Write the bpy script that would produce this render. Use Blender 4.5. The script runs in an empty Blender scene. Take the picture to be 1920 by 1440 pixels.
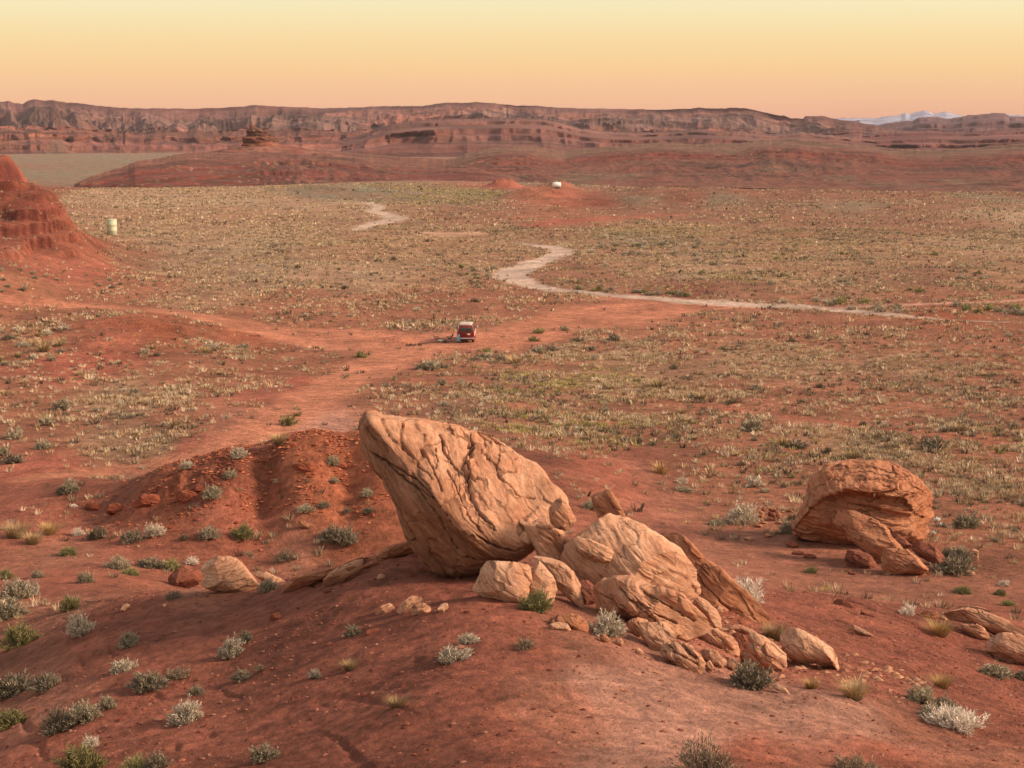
import bpy, math, random
import numpy as np
from mathutils import Vector, Matrix, Euler

R = math.radians
SC = bpy.context.scene
COL = SC.collection
rng = np.random.default_rng(7)
random.seed(7)

# ------------------------------------------------------------------ camera, sky, sun, exposure
CAM_Z = 25.0
FPX = 3200.0                                   # focal length in pixels of the 1920 px wide photograph
HOR = 235.0                                    # row of the true horizon
TH = math.atan((720.0 - HOR) / FPX)            # the camera looks down by this much
cam_d = bpy.data.cameras.new("camera")
cam_d.sensor_width = 36.0
cam_d.lens = 36.0 * FPX / 1920.0
cam_d.clip_start = 0.5
cam_d.clip_end = 40000.0
cam = bpy.data.objects.new("camera", cam_d)
COL.objects.link(cam)
cam.location = (0, 0, CAM_Z)
cam.rotation_euler = (math.pi / 2 - TH, 0, 0)
SC.camera = cam

SUN_EL, SUN_AZ = R(28), R(97)                 # azimuth clockwise from the view direction (+Y)
w = bpy.data.worlds.new("World")
SC.world = w
w.use_nodes = True
nt = w.node_tree
nt.nodes.clear()
def wn(t, **k):
    n = nt.nodes.new(t)
    for a, b in k.items():
        setattr(n, a, b)
    return n
w_out = wn('ShaderNodeOutputWorld')
w_add = wn('ShaderNodeAddShader')
sky = wn('ShaderNodeTexSky')
sky.sky_type = 'NISHITA'
sky.sun_disc = False
sky.sun_elevation = SUN_EL
sky.sun_rotation = SUN_AZ
sky.dust_density = 3.0
b1 = wn('ShaderNodeBackground')
b1.inputs[1].default_value = 0.05
nt.links.new(sky.outputs[0], b1.inputs[0])
b2 = wn('ShaderNodeBackground')
b2.inputs[1].default_value = 0.89
tc = wn('ShaderNodeTexCoord')
sep = wn('ShaderNodeSeparateXYZ')
nt.links.new(tc.outputs['Generated'], sep.inputs[0])
mr = wn('ShaderNodeMapRange')
mr.inputs['From Min'].default_value = -0.02
mr.inputs['From Max'].default_value = 1.0
nt.links.new(sep.outputs['Z'], mr.inputs['Value'])
ramp = wn('ShaderNodeValToRGB')
nt.links.new(mr.outputs[0], ramp.inputs[0])
def srgb(r, g, b):
    f = lambda c: (c / 255 / 12.92) if c / 255 <= 0.04045 else ((c / 255 + 0.055) / 1.055) ** 2.4
    return (f(r), f(g), f(b), 1.0)
def skypos(py):
    t = (720.0 - py) / FPX
    el = math.atan(t) - TH
    return (math.sin(el) + 0.02) / 1.02
stops = [(0.0, (212, 150, 136)), (skypos(222), (234, 168, 132)), (skypos(185), (242, 183, 132)),
         (skypos(130), (246, 198, 128)), (skypos(70), (243, 210, 144)), (skypos(20), (239, 220, 164)), (skypos(-60), (236, 226, 190)),
         (0.22, (226, 214, 186)), (0.5, (204, 196, 180)), (1.0, (184, 182, 178))]
cr = ramp.color_ramp
while len(cr.elements) > 1:
    cr.elements.remove(cr.elements[-1])
cr.elements[0].position = 0.0
cr.elements[0].color = srgb(*stops[0][1])
for p, c in stops[1:]:
    e = cr.elements.new(p)
    e.color = srgb(*c)
nt.links.new(ramp.outputs[0], b2.inputs[0])
nt.links.new(b1.outputs[0], w_add.inputs[0])
nt.links.new(b2.outputs[0], w_add.inputs[1])
nt.links.new(w_add.outputs[0], w_out.inputs[0])

sl = bpy.data.lights.new("sun", 'SUN')
sl.energy = 4.8
sl.angle = R(12)
sl.color = (1.0, 0.77, 0.55)
so = bpy.data.objects.new("sun", sl)
COL.objects.link(so)
sdir = Vector((math.sin(SUN_AZ) * math.cos(SUN_EL), math.cos(SUN_AZ) * math.cos(SUN_EL), math.sin(SUN_EL)))
so.rotation_euler = (-sdir).to_track_quat('-Z', 'Y').to_euler()
so.location = (60, -60, 80)

SC.view_settings.view_transform = 'Standard'
SC.view_settings.look = 'None'
SC.view_settings.exposure = 0.12
SC.view_settings.gamma = 1.0
SC.cycles.max_bounces = 5
SC.cycles.diffuse_bounces = 3
SC.cycles.volume_bounces = 0

# ------------------------------------------------------------------ noise
_P = np.random.default_rng(11).permutation(4096)
_P = np.concatenate([_P, _P]).astype(np.int64)
_V = np.random.default_rng(12).random(4096) * 2 - 1
def vnoise(x, y, z=None, seed=0):
    x = np.asarray(x, float); y = np.asarray(y, float)
    x0 = np.floor(x).astype(np.int64); y0 = np.floor(y).astype(np.int64)
    fx = x - x0; fy = y - y0
    fx = fx * fx * fx * (fx * (fx * 6 - 15) + 10); fy = fy * fy * fy * (fy * (fy * 6 - 15) + 10)
    if z is None:
        def h(i, j):
            return _V[_P[(_P[(i + seed * 57) & 4095] + j) & 4095]]
        a = h(x0, y0); b = h(x0 + 1, y0); c = h(x0, y0 + 1); d = h(x0 + 1, y0 + 1)
        return (a + (b - a) * fx) * (1 - fy) + (c + (d - c) * fx) * fy
    z = np.asarray(z, float); z0 = np.floor(z).astype(np.int64)
    fz = z - z0; fz = fz * fz * (3 - 2 * fz)
    def h3(i, j, k):
        return _V[_P[(_P[(_P[(i + seed * 57) & 4095] + j) & 4095] + k) & 4095]]
    def sl_(k):
        a = h3(x0, y0, k); b = h3(x0 + 1, y0, k); c = h3(x0, y0 + 1, k); d = h3(x0 + 1, y0 + 1, k)
        return (a + (b - a) * fx) * (1 - fy) + (c + (d - c) * fx) * fy
    return sl_(z0) * (1 - fz) + sl_(z0 + 1) * fz
def fbm(x, y, z=None, o=4, seed=0, gain=0.5, lac=2.03):
    s = 0; a = 1.0; t = 0; f = 1.0
    for i in range(o):
        s = s + a * vnoise(np.asarray(x) * f + 13.7 * i, np.asarray(y) * f - 7.1 * i, None if z is None else np.asarray(z) * f + 3.3 * i, seed + i)
        t += a; a *= gain; f *= lac
    return s / t
def ridge(x, y, z=None, o=4, seed=0):
    s = 0; a = 1.0; t = 0; f = 1.0
    for i in range(o):
        n = vnoise(np.asarray(x) * f + 5.2 * i, np.asarray(y) * f + 9.1 * i, None if z is None else np.asarray(z) * f, seed + i)
        s = s + a * (1 - 2 * np.abs(n)); t += a; a *= 0.5; f *= 2.07
    return s / t
def sstep(a, b, x):
    t = np.clip((x - a) / (b - a), 0, 1)
    return t * t * (3 - 2 * t)

# ------------------------------------------------------------------ photograph rays
ST, CT = math.sin(TH), math.cos(TH)
def ray(px, py):
    xd = (px - 960.0) / FPX; yd = (py - 720.0) / FPX
    return np.array([xd, CT - yd * ST, -(ST + yd * CT)])
def at_z(px, py, z):
    d = ray(px, py)
    t = (z - CAM_Z) / d[2]
    return np.array([0, 0, CAM_Z]) + d * t
def at_d(px, py, dist):                          # at a horizontal distance
    d = ray(px, py)
    t = dist / math.hypot(d[0], d[1])
    return np.array([0, 0, CAM_Z]) + d * t

# ------------------------------------------------------------------ ground heights: surveyed spots, joined by a thin plate
S = []
def sz(px, py, z):
    p = at_z(px, py, z); S.append(p)
def sd(px, dist, z):
    d = ray(px, 400); h = math.hypot(d[0], d[1]); S.append(np.array([d[0] / h * dist, d[1] / h * dist, z]))
for a in [(850,1440,14.4),(1300,1440,14.2),(1600,1440,13.4),(1900,1440,12.3),(450,1440,12.6),(100,1440,10.9),(850,1340,13.9),(1100,1370,14.0),
          (1600,1300,11.9),(850,1210,13.1),(1000,1180,13.0),(1300,1250,12.3),(1130,1230,13.0),(640,1250,12.2),(350,1330,11.2),(100,1370,10.0),(50,1280,8.9),(0,1180,6.6),
          (400,1200,10.6),(850,1075,12.3),(980,1100,12.4),(1100,1160,12.4),(1250,1190,11.9),(1400,1250,11.2),(1500,1215,10.2),(500,1108,10.5),(330,1108,9.4),(230,1118,8.3),(110,1130,6.3),(750,1032,11.9),(640,1070,11.3),
          (1300,1085,10.4),(1400,1120,9.3),(1480,1135,8.7),(1560,1125,8.0),(1750,1152,7.0),(1900,1185,6.4),(1900,1280,8.2),(1700,1240,9.2),(1900,1360,10.6),(1750,1380,11.6)]:
    sz(*a)
for a in [(1600,1085,3.3),(1750,1100,3.3),(1900,1125,3.2),(1900,1050,3.0),(1650,1040,3.0),(1450,1060,3.4),(1300,1050,4.2),(1250,1000,3.4),(1200,950,2.9),(1250,900,2.4),(1120,900,3.6),
          (1500,900,2.0),(1500,850,1.7),(1900,900,1.9),(1900,960,2.4),(960,780,1.4),(1100,820,1.6),(1300,800,1.2),(1900,800,1.0),
          (50,1060,3.6),(50,1000,3.1),(200,1010,3.1),(400,1030,3.3),(650,1008,3.7),(780,1000,4.0),(200,1060,4.2),(0,920,2.7),
          (600,832,7.4),(690,822,7.6),(450,862,6.5),(525,847,7.0),(565,839,7.2),(300,882,5.5),(160,905,3.9),(500,930,4.7),(300,950,4.2),(650,920,5.2),(800,830,6.4),(1000,860,4.4),(1130,872,3.3),(180,960,3.1),
          (560,792,2.2),(690,770,1.8),(820,780,1.9),(400,838,2.6),(100,850,2.1),(0,830,1.8),
          (870,640,0),(1500,700,0.3),(1900,700,0.5),(1200,700,0.1),(300,715,0.6),(0,720,0.9),(600,700,0.3),(0,660,1.0),(230,662,0.7),(1200,620,0.0),(1900,620,0.2),
          (250,607,2.4),(160,612,2.2),(340,604,1.8),(250,583,1.5),(450,640,0.3),(0,565,1.6),(120,560,1.2),(0,525,3.6),(450,560,0.2),(800,560,0),(1200,520,0),(1900,520,0.1),
          (960,480,0),(500,480,0),(1500,450,0),(1900,440,0),(350,440,0),(700,430,0),(1200,410,0),(1600,400,0),(1900,395,0.6),(960,390,0)]:
    sz(*a)
for a in [(0,292,6.2),(60,300,5.6),(0,322,9.5),(100,335,13.0),(85,325,12.4),(122,335,9.5),(30,332,13.6),(60,335,13.0),(0,335,14.0),(100,290,2.9),(-200,300,12),(150,335,3.2),(200,360,0.4),(250,290,0.5),(60,400,4.5),(0,420,6),(100,430,1.0),(250,420,0),(130,400,1.0),
          (0,690,0.5),(80,700,0.0),(0,850,-3),(200,600,0),(400,640,0),(480,720,-0.4),(300,710,-0.4),(700,760,0),
          (600,107,3.2),(530,107,3.1),(450,108,2.7),(300,109,2.4),(690,107,3.2),(160,112,2.4),(150,900,-5.5),(480,900,-5),(100,1300,-10),(480,1300,-10),(100,2300,-16.5),(400,2300,-16.5),(960,2300,-18),(1900,2300,-18),(100,3600,-22),(960,3600,-22),(1900,3600,-22),
          (960,700,0.2),(1044,720,0.5),(1250,690,0.0),(1250,780,-4),(1500,680,0.2),(1500,770,-5),(1900,660,0.5),(1900,760,-5),(1900,900,-8),(1500,950,-9),(960,950,-5),(800,800,-0.5),(960,1400,-4),(1500,1400,-4),(1900,1400,-4),(640,690,1.0),
          # ground outside the frame
          (960,1.5,23.2),(2600,2,23.0),(-900,2,22.8),(960,10,19.6),(2400,10,19),(-600,10,18.2),(960,18,16.6),(2400,20,15),(-600,20,14),
          (-900,50,4),(-2500,60,2),(2900,50,6),(4500,60,3),(-900,100,3),(2900,100,2),(-1500,250,3),(2900,250,0),(-1500,500,5),(2900,500,0),(2900,1200,2),(-1500,1200,-5),(-1500,3000,-20),(2900,3000,-20)]:
    sd(*a)
S = np.array(S)
def uv(x, y):
    return np.arctan2(x, y) * 2.5, np.log(np.hypot(x, y))
su, sv = uv(S[:, 0], S[:, 1])
def tps_k(r2):
    return 0.5 * r2 * np.log(r2 + 1e-12)
n_ = len(S)
K = tps_k((su[:, None] - su[None]) ** 2 + (sv[:, None] - sv[None]) ** 2) + np.eye(n_) * 2e-4
Pm = np.stack([np.ones(n_), su, sv], 1)
A_ = np.block([[K, Pm], [Pm.T, np.zeros((3, 3))]])
sol = np.linalg.solve(A_, np.concatenate([S[:, 2], np.zeros(3)]))
def tps(u, v):
    out = sol[n_] + sol[n_ + 1] * u + sol[n_ + 2] * v
    for i in range(n_):
        out = out + sol[i] * tps_k((u - su[i]) ** 2 + (v - sv[i]) ** 2)
    return out

az = np.concatenate([np.linspace(-75, -19, 70, endpoint=False), np.linspace(-19, 19, 1020), np.linspace(19, 75, 71)[1:]]) * math.pi / 180
lr = np.concatenate([np.linspace(math.log(1.2), math.log(24), 40, endpoint=False),
                     np.linspace(math.log(24), math.log(120), 640, endpoint=False),
                     np.linspace(math.log(120), math.log(720), 380, endpoint=False),
                     np.linspace(math.log(720), math.log(5200), 110)])
AZ, LR = np.meshgrid(az, lr)
RR = np.exp(LR)
GX = RR * np.sin(AZ); GY = RR * np.cos(AZ)
GZ = tps(AZ * 2.5, LR)

def seg_dist(X, Y, pts, wid=None):
    """distance to a polyline and, if widths are given, the width there"""
    best = np.full(X.shape, 1e9); bw = np.zeros(X.shape)
    for i in range(len(pts) - 1):
        ax, ay = pts[i][:2]; bx, by = pts[i + 1][:2]
        dx, dy = bx - ax, by - ay
        L = dx * dx + dy * dy + 1e-9
        t = np.clip(((X - ax) * dx + (Y - ay) * dy) / L, 0, 1)
        d = np.hypot(X - ax - t * dx, Y - ay - t * dy)
        m = d < best
        best = np.where(m, d, best)
        if wid is not None:
            bw = np.where(m, wid[i] + (wid[i + 1] - wid[i]) * t, bw)
    return (best, bw) if wid is not None else best

# relief on top of the surveyed shape
near = 1 - sstep(62, 82, RR)
GZ += near * (0.28 * fbm(GX / 6, GY / 6, o=3, seed=3) + 0.13 * fbm(GX / 1.5, GY / 1.3, o=5, seed=5, gain=.6) * (0.6 + 0.8 * np.clip(fbm(GX / 5, GY / 5, seed=9), 0, 1)))
GZ += near * 0.045 * fbm(GX / 0.40, GY / 0.26, o=3, seed=14)
# small rills running down the sides of the spur
GZ -= near * 0.09 * sstep(0.62, 0.95, ridge((GX + 0.4 * GY) / 1.7, (GY - 0.4 * GX) / 7.0, o=2, seed=21)) * sstep(3, 9, np.abs(GX - 4))
far_ = 1 - near
GZ += far_ * (0.16 * fbm(GX / 5, GY / 5, o=4, seed=31) + 0.55 * fbm(GX / 38, GY / 38, o=3, seed=33) * sstep(110, 260, RR) * (1 - sstep(600, 900, RR)))
# scree mound: ledges and rubble
mnd = np.exp(-(((GX + 11.5) / 9.5) ** 2 + ((GY - 94) / 5.0) ** 2))
GZ += mnd * (0.30 * fbm(GX / 1.4, GY / 0.9, o=4, seed=41) + 0.35 * np.abs(fbm(GX / 3.0, GY / 1.2, o=3, seed=43)))
c1 = at_z(300, 925, 4.8)
led = np.exp(-(((GX - c1[0] - 1.2) / 3.6) ** 2 + ((GY - c1[1]) / 0.9) ** 2)) * (0.5 + fbm(GX / 0.8, GY / 0.8, o=3, seed=44))
GZ += 0.75 * led
# terraces on the red shoulder at the left and on the red ground to the right
def terrace(z, step, sharp, ox=0.0):
    q = (z + ox) / step; f = q - np.floor(q)
    return (np.floor(q) + sstep(0.5 - sharp, 0.5 + sharp, f)) * step - ox
azd = AZ * 180 / math.pi
lt = (1 - sstep(-14.5, -13.0, azd)) * sstep(215, 250, RR) * (1 - sstep(480, 560, RR)) * sstep(2.5, 4.5, GZ)
lt = lt * (0.15 + 0.6 * sstep(-.25, .35, fbm(GX / 12, GY / 12, o=3, seed=54)))
GZ = GZ * (1 - lt) + lt * (terrace(GZ + 2.0 * fbm(GX / 15, GY / 15, o=5, seed=51), 2.2, 0.06, 0.6) + 0.45 * fbm(GX / 2.5, GY / 2.5, o=3, seed=52))
# dark bank by the track at the left
cb = at_z(235, 612, 2.2)
GZ += 0.7 * np.exp(-(((GX - cb[0]) / 9.0) ** 4 + ((GY - cb[1] - 2.2) / 2.4) ** 4)) * (1 + 0.4 * fbm(GX / 2, GY / 2, seed=53))
# heap of earth on the camp clearing, spoil heaps and a cut bank by the distant tank
def heap(px, py, wx, wy, h, sd_):
    global GZ
    p = at_z(px, py, 0)
    q = ((GX - p[0]) / wx) ** 2 + ((GY - p[1]) / wy) ** 2
    GZ += h * np.exp(-q ** 1.4) * (1 + 0.35 * fbm(GX / (wx * .4), GY / (wy * .4), o=3, seed=sd_))
heap(746, 636, 1.9, 2.4, 0.55, 61)
heap(1010, 372, 12, 20, 3.0, 62)
heap(1045, 362, 8, 22, 3.4, 63)
heap(945, 352, 6, 12, 3.2, 64)
heap(640, 366, 22, 26, 2.6, 65)
heap(560, 358, 16, 26, 1.4, 66)
heap(1300, 372, 26, 30, 2.2, 67)
pb_ = at_d(-6, 300, 690)
q_ = ((GX - pb_[0]) / 4.8) ** 2 + ((GY - pb_[1]) / 34) ** 2
GZ += 12.5 * np.exp(-q_ ** 1.8) * (1 + 0.12 * fbm(GX / 6, GY / 6, o=3, seed=68))
def cut(px, py, wx, wy, h):
    global GZ
    p = at_z(px, py, 0)
    GZ -= h * np.exp(-(((GX - p[0]) / wx) ** 4 + ((GY - p[1]) / wy) ** 4))
cut(1120, 384, 14, 10, 2.2)

def gsample(A, x, y):
    u = np.arctan2(x, y); v = np.log(np.maximum(np.hypot(x, y), 1.21))
    i = np.clip(np.searchsorted(lr, v) - 1, 0, len(lr) - 2); j = np.clip(np.searchsorted(az, u) - 1, 0, len(az) - 2)
    fv = np.clip((v - lr[i]) / (lr[i + 1] - lr[i]), 0, 1); fu = np.clip((u - az[j]) / (az[j + 1] - az[j]), 0, 1)
    return (A[i, j] * (1 - fu) + A[i, j + 1] * fu) * (1 - fv) + (A[i + 1, j] * (1 - fu) + A[i + 1, j + 1] * fu) * fv
def gz(x, y):
    return gsample(GZ, np.asarray(x, float), np.asarray(y, float))
_rs = np.exp(np.linspace(math.log(15), math.log(5000), 5000))
def hit(px, py):
    """where the sight line through a pixel of the photograph meets the ground"""
    d = ray(px, py); h = math.hypot(d[0], d[1])
    x = d[0] / h * _rs; y = d[1] / h * _rs; z = CAM_Z + d[2] / h * _rs
    below = z < gz(x, y)
    if not below.any():
        return at_d(px, py, 900)
    k = int(np.argmax(below))
    z0 = gz(x[k - 1], y[k - 1]); z1 = gz(x[k], y[k])
    a = z[k - 1] - z0; b = z1 - z[k]
    t = a / (a + b + 1e-9)
    r_ = _rs[k - 1] + (_rs[k] - _rs[k - 1]) * t
    return np.array([d[0] / h * r_, d[1] / h * r_, CAM_Z + d[2] / h * r_])
def gnormal(x, y, e=0.6):
    n = np.array([float(gz(x - e, y) - gz(x + e, y)), float(gz(x, y - e) - gz(x, y + e)), 2 * e])
    return n / np.linalg.norm(n)

# ------------------------------------------------------------------ object helpers
def tag(o, label=None, cat=None, group=None, kind=None):
    if label: o['label'] = label
    if cat: o['category'] = cat
    if group: o['group'] = group
    if kind: o['kind'] = kind
    return o
def mesh_np(name, V, F, mat, smooth=True, parent=None, attrs=None, loc=None, mat_idx=None):
    """V (n,3); F (m,3) or (m,4) array, or a list of such arrays"""
    me = bpy.data.meshes.new(name)
    Fs = F if isinstance(F, list) else [F]
    V = np.asarray(V, np.float32)
    if loc is not None:
        V = V - np.asarray(loc, np.float32)
    me.vertices.add(len(V)); me.vertices.foreach_set('co', V.ravel())
    idx = np.concatenate([f.ravel() for f in Fs]).astype(np.int32)
    tot = np.concatenate([np.full(len(f), f.shape[1], np.int32) for f in Fs])
    st = np.concatenate([[0], np.cumsum(tot)[:-1]]).astype(np.int32)
    me.loops.add(len(idx)); me.loops.foreach_set('vertex_index', idx)
    me.polygons.add(len(tot)); me.polygons.foreach_set('loop_start', st); me.polygons.foreach_set('loop_total', tot)
    me.polygons.foreach_set('use_smooth', np.full(len(tot), smooth))
    for m in (mat if isinstance(mat, (list, tuple)) else [mat]):
        me.materials.append(m)
    if mat_idx is not None:
        me.polygons.foreach_set('material_index', np.asarray(mat_idx, np.int32))
    for k, a in (attrs or {}).items():
        a = np.asarray(a, np.float32)
        if a.ndim == 2 and a.shape[1] == 4:
            at = me.attributes.new(k, 'FLOAT_COLOR', 'POINT'); at.data.foreach_set('color', a.ravel())
        elif a.ndim == 2:
            at = me.attributes.new(k, 'FLOAT_VECTOR', 'POINT'); at.data.foreach_set('vector', a.ravel())
        else:
            at = me.attributes.new(k, 'FLOAT', 'POINT'); at.data.foreach_set('value', a.ravel())
    me.update(calc_edges=True)
    me.validate()
    o = bpy.data.objects.new(name, me)
    COL.objects.link(o)
    if loc is not None:
        o.location = tuple(float(c) for c in loc)
    if parent is not None:
        o.parent = parent
    return o
def empty(name, loc=(0, 0, 0), rz=0.0):
    o = bpy.data.objects.new(name, None)
    o.empty_display_size = 0.3
    COL.objects.link(o)
    o.location = tuple(float(c) for c in loc); o.rotation_euler = (0, 0, rz)
    return o
def grid_faces(nr, nc, wrap=False):
    i = np.arange(nr - 1)[:, None]; j = np.arange(nc if wrap else nc - 1)[None]
    j2 = (j + 1) % nc
    return np.stack([i * nc + j, i * nc + j2, (i + 1) * nc + j2, (i + 1) * nc + j], -1).reshape(-1, 4)

# ------------------------------------------------------------------ materials
def new_mat(name):
    m = bpy.data.materials.new(name); m.use_nodes = True
    n = m.node_tree; b = n.nodes['Principled BSDF']
    b.inputs['Specular IOR Level'].default_value = 0.15
    b.inputs['Roughness'].default_value = 0.9
    return m, n, b
def nd(n, t, ins=None, **k):
    x = n.nodes.new(t)
    for a, b in k.items():
        setattr(x, a, b)
    for a, b in (ins or {}).items():
        x.inputs[a].default_value = b
    return x
def mixc(n, mode, fac, a, b):
    x = n.nodes.new('ShaderNodeMix'); x.data_type = 'RGBA'; x.blend_type = mode
    for s, v in ((0, fac), (6, a), (7, b)):
        if hasattr(v, 'is_linked') or hasattr(v, 'links'):
            n.links.new(v, x.inputs[s])
        else:
            x.inputs[s].default_value = v
    return x.outputs[2]
def mrange(n, v, a, b, c, d):
    x = nd(n, 'ShaderNodeMapRange', {1: a, 2: b, 3: c, 4: d}); n.links.new(v, x.inputs[0]); return x.outputs[0]
def soil_material(name, scales, bump_m, speck=0.5):
    """soil colour comes from the surveyed soil map, broken up by grit at several scales"""
    m, n, b = new_mat(name)
    at = nd(n, 'ShaderNodeAttribute', attribute_name='soil')
    geo = nd(n, 'ShaderNodeNewGeometry')
    col = at.outputs['Color']
    hs = None
    for i, s in enumerate(scales):
        no = nd(n, 'ShaderNodeTexNoise', {'Scale': s, 'Detail': 6.0, 'Roughness': 0.62})
        n.links.new(geo.outputs['Position'], no.inputs['Vector'])
        f = mrange(n, no.outputs[0], 0.3, 0.7, 1 - 0.32, 1 + 0.32)
        cmb = nd(n, 'ShaderNodeCombineColor'); [n.links.new(f, cmb.inputs[q]) for q in range(3)]
        col = mixc(n, 'MULTIPLY', 1.0, col, cmb.outputs[0])
        hs = no.outputs[0] if hs is None else hs
    vo = nd(n, 'ShaderNodeTexVoronoi', {'Scale': scales[0] * 2.2}); n.links.new(geo.outputs['Position'], vo.inputs['Vector'])
    sp = mrange(n, vo.outputs['Distance'], 0.08, 0.2, speck, 0.0)
    no2 = nd(n, 'ShaderNodeTexNoise', {'Scale': scales[0] * 0.5}); n.links.new(geo.outputs['Position'], no2.inputs['Vector'])
    sp2 = nd(n, 'ShaderNodeMath', operation='MULTIPLY'); n.links.new(sp, sp2.inputs[0]); n.links.new(mrange(n, no2.outputs[0], 0.5, 0.62, 0, 1), sp2.inputs[1])
    col = mixc(n, 'MIX', sp2.outputs[0], col, (0.42, 0.24, 0.16, 1))
    n.links.new(col, b.inputs['Base Color'])
    nf = nd(n, 'ShaderNodeTexNoise', {'Scale': scales[0] * 4.5, 'Detail': 5.0, 'Roughness': 0.7}); n.links.new(geo.outputs['Position'], nf.inputs['Vector'])
    ad = nd(n, 'ShaderNodeMath', operation='MULTIPLY_ADD'); n.links.new(nf.outputs[0], ad.inputs[0]); ad.inputs[1].default_value = 0.45; n.links.new(hs, ad.inputs[2])
    bp = nd(n, 'ShaderNodeBump', {'Strength': 1.0, 'Distance': bump_m}); n.links.new(ad.outputs[0], bp.inputs['Height'])
    n.links.new(bp.outputs[0], b.inputs['Normal'])
    return m
M_SOIL = soil_material('soil', (3.0, 0.9, 0.14), 0.30)

# ------------------------------------------------------------------ soil and vegetation maps (values noted at spots in the photograph, laid out on the ground)
RED = (0.36, 0.105, 0.068); DRED = (0.25, 0.068, 0.046); ORED = (0.30, 0.085, 0.042); PALE = (0.54, 0.275, 0.205)
TRK = (0.48, 0.185, 0.11); STRAW = (0.33, 0.19, 0.115); TAN = (0.38, 0.255, 0.165); GREY = (0.20, 0.165, 0.115); BROWN = (0.24, 0.115, 0.072); MED = (0.31, 0.12, 0.07); DKR = (0.20, 0.06, 0.04)
RB = (0.20, 0.078, 0.052)
SHR = (0.215, 0.056, 0.034)
WORN = (0.36, 0.14, 0.092)
C = []
def sc_(px, py, c, veg=0.0, green=0.0):
    p = hit(px, py); C.append((p[0], p[1]) + tuple(c) + (veg, green))
for a in [(850,1440,DRED),(930,1425,RED),(1200,1440,PALE),(1400,1430,RED),(1650,1440,RED),(1900,1440,WORN),(1700,1370,WORN),(1450,1340,PALE),(1250,1300,PALE),(1120,1280,PALE),(1050,1340,WORN),(1300,1370,PALE),(1600,1350,PALE),(1000,1230,RED),(1100,1220,WORN),
          (850,1280,DRED),(700,1340,DRED),(600,1250,DRED),(450,1200,DRED),(300,1300,RED),(100,1420,RED),(200,1380,RED),(500,1400,DRED),(50,1330,WORN),(90,1270,WORN),(300,1200,DRED),(600,1130,DRED),(800,1130,DRED),(900,1170,RED),(150,1240,RED),(380,1115,WORN),(230,1150,DRED),
          (700,1200,DRED),(1550,1240,DRED),(1700,1200,DRED),(1850,1220,DRED),(1500,1150,DRED),(1850,1330,RED),(1750,1280,DRED),(1400,1130,RED),(1600,1290,RED)]:
    sc_(*a, 0.0)
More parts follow.
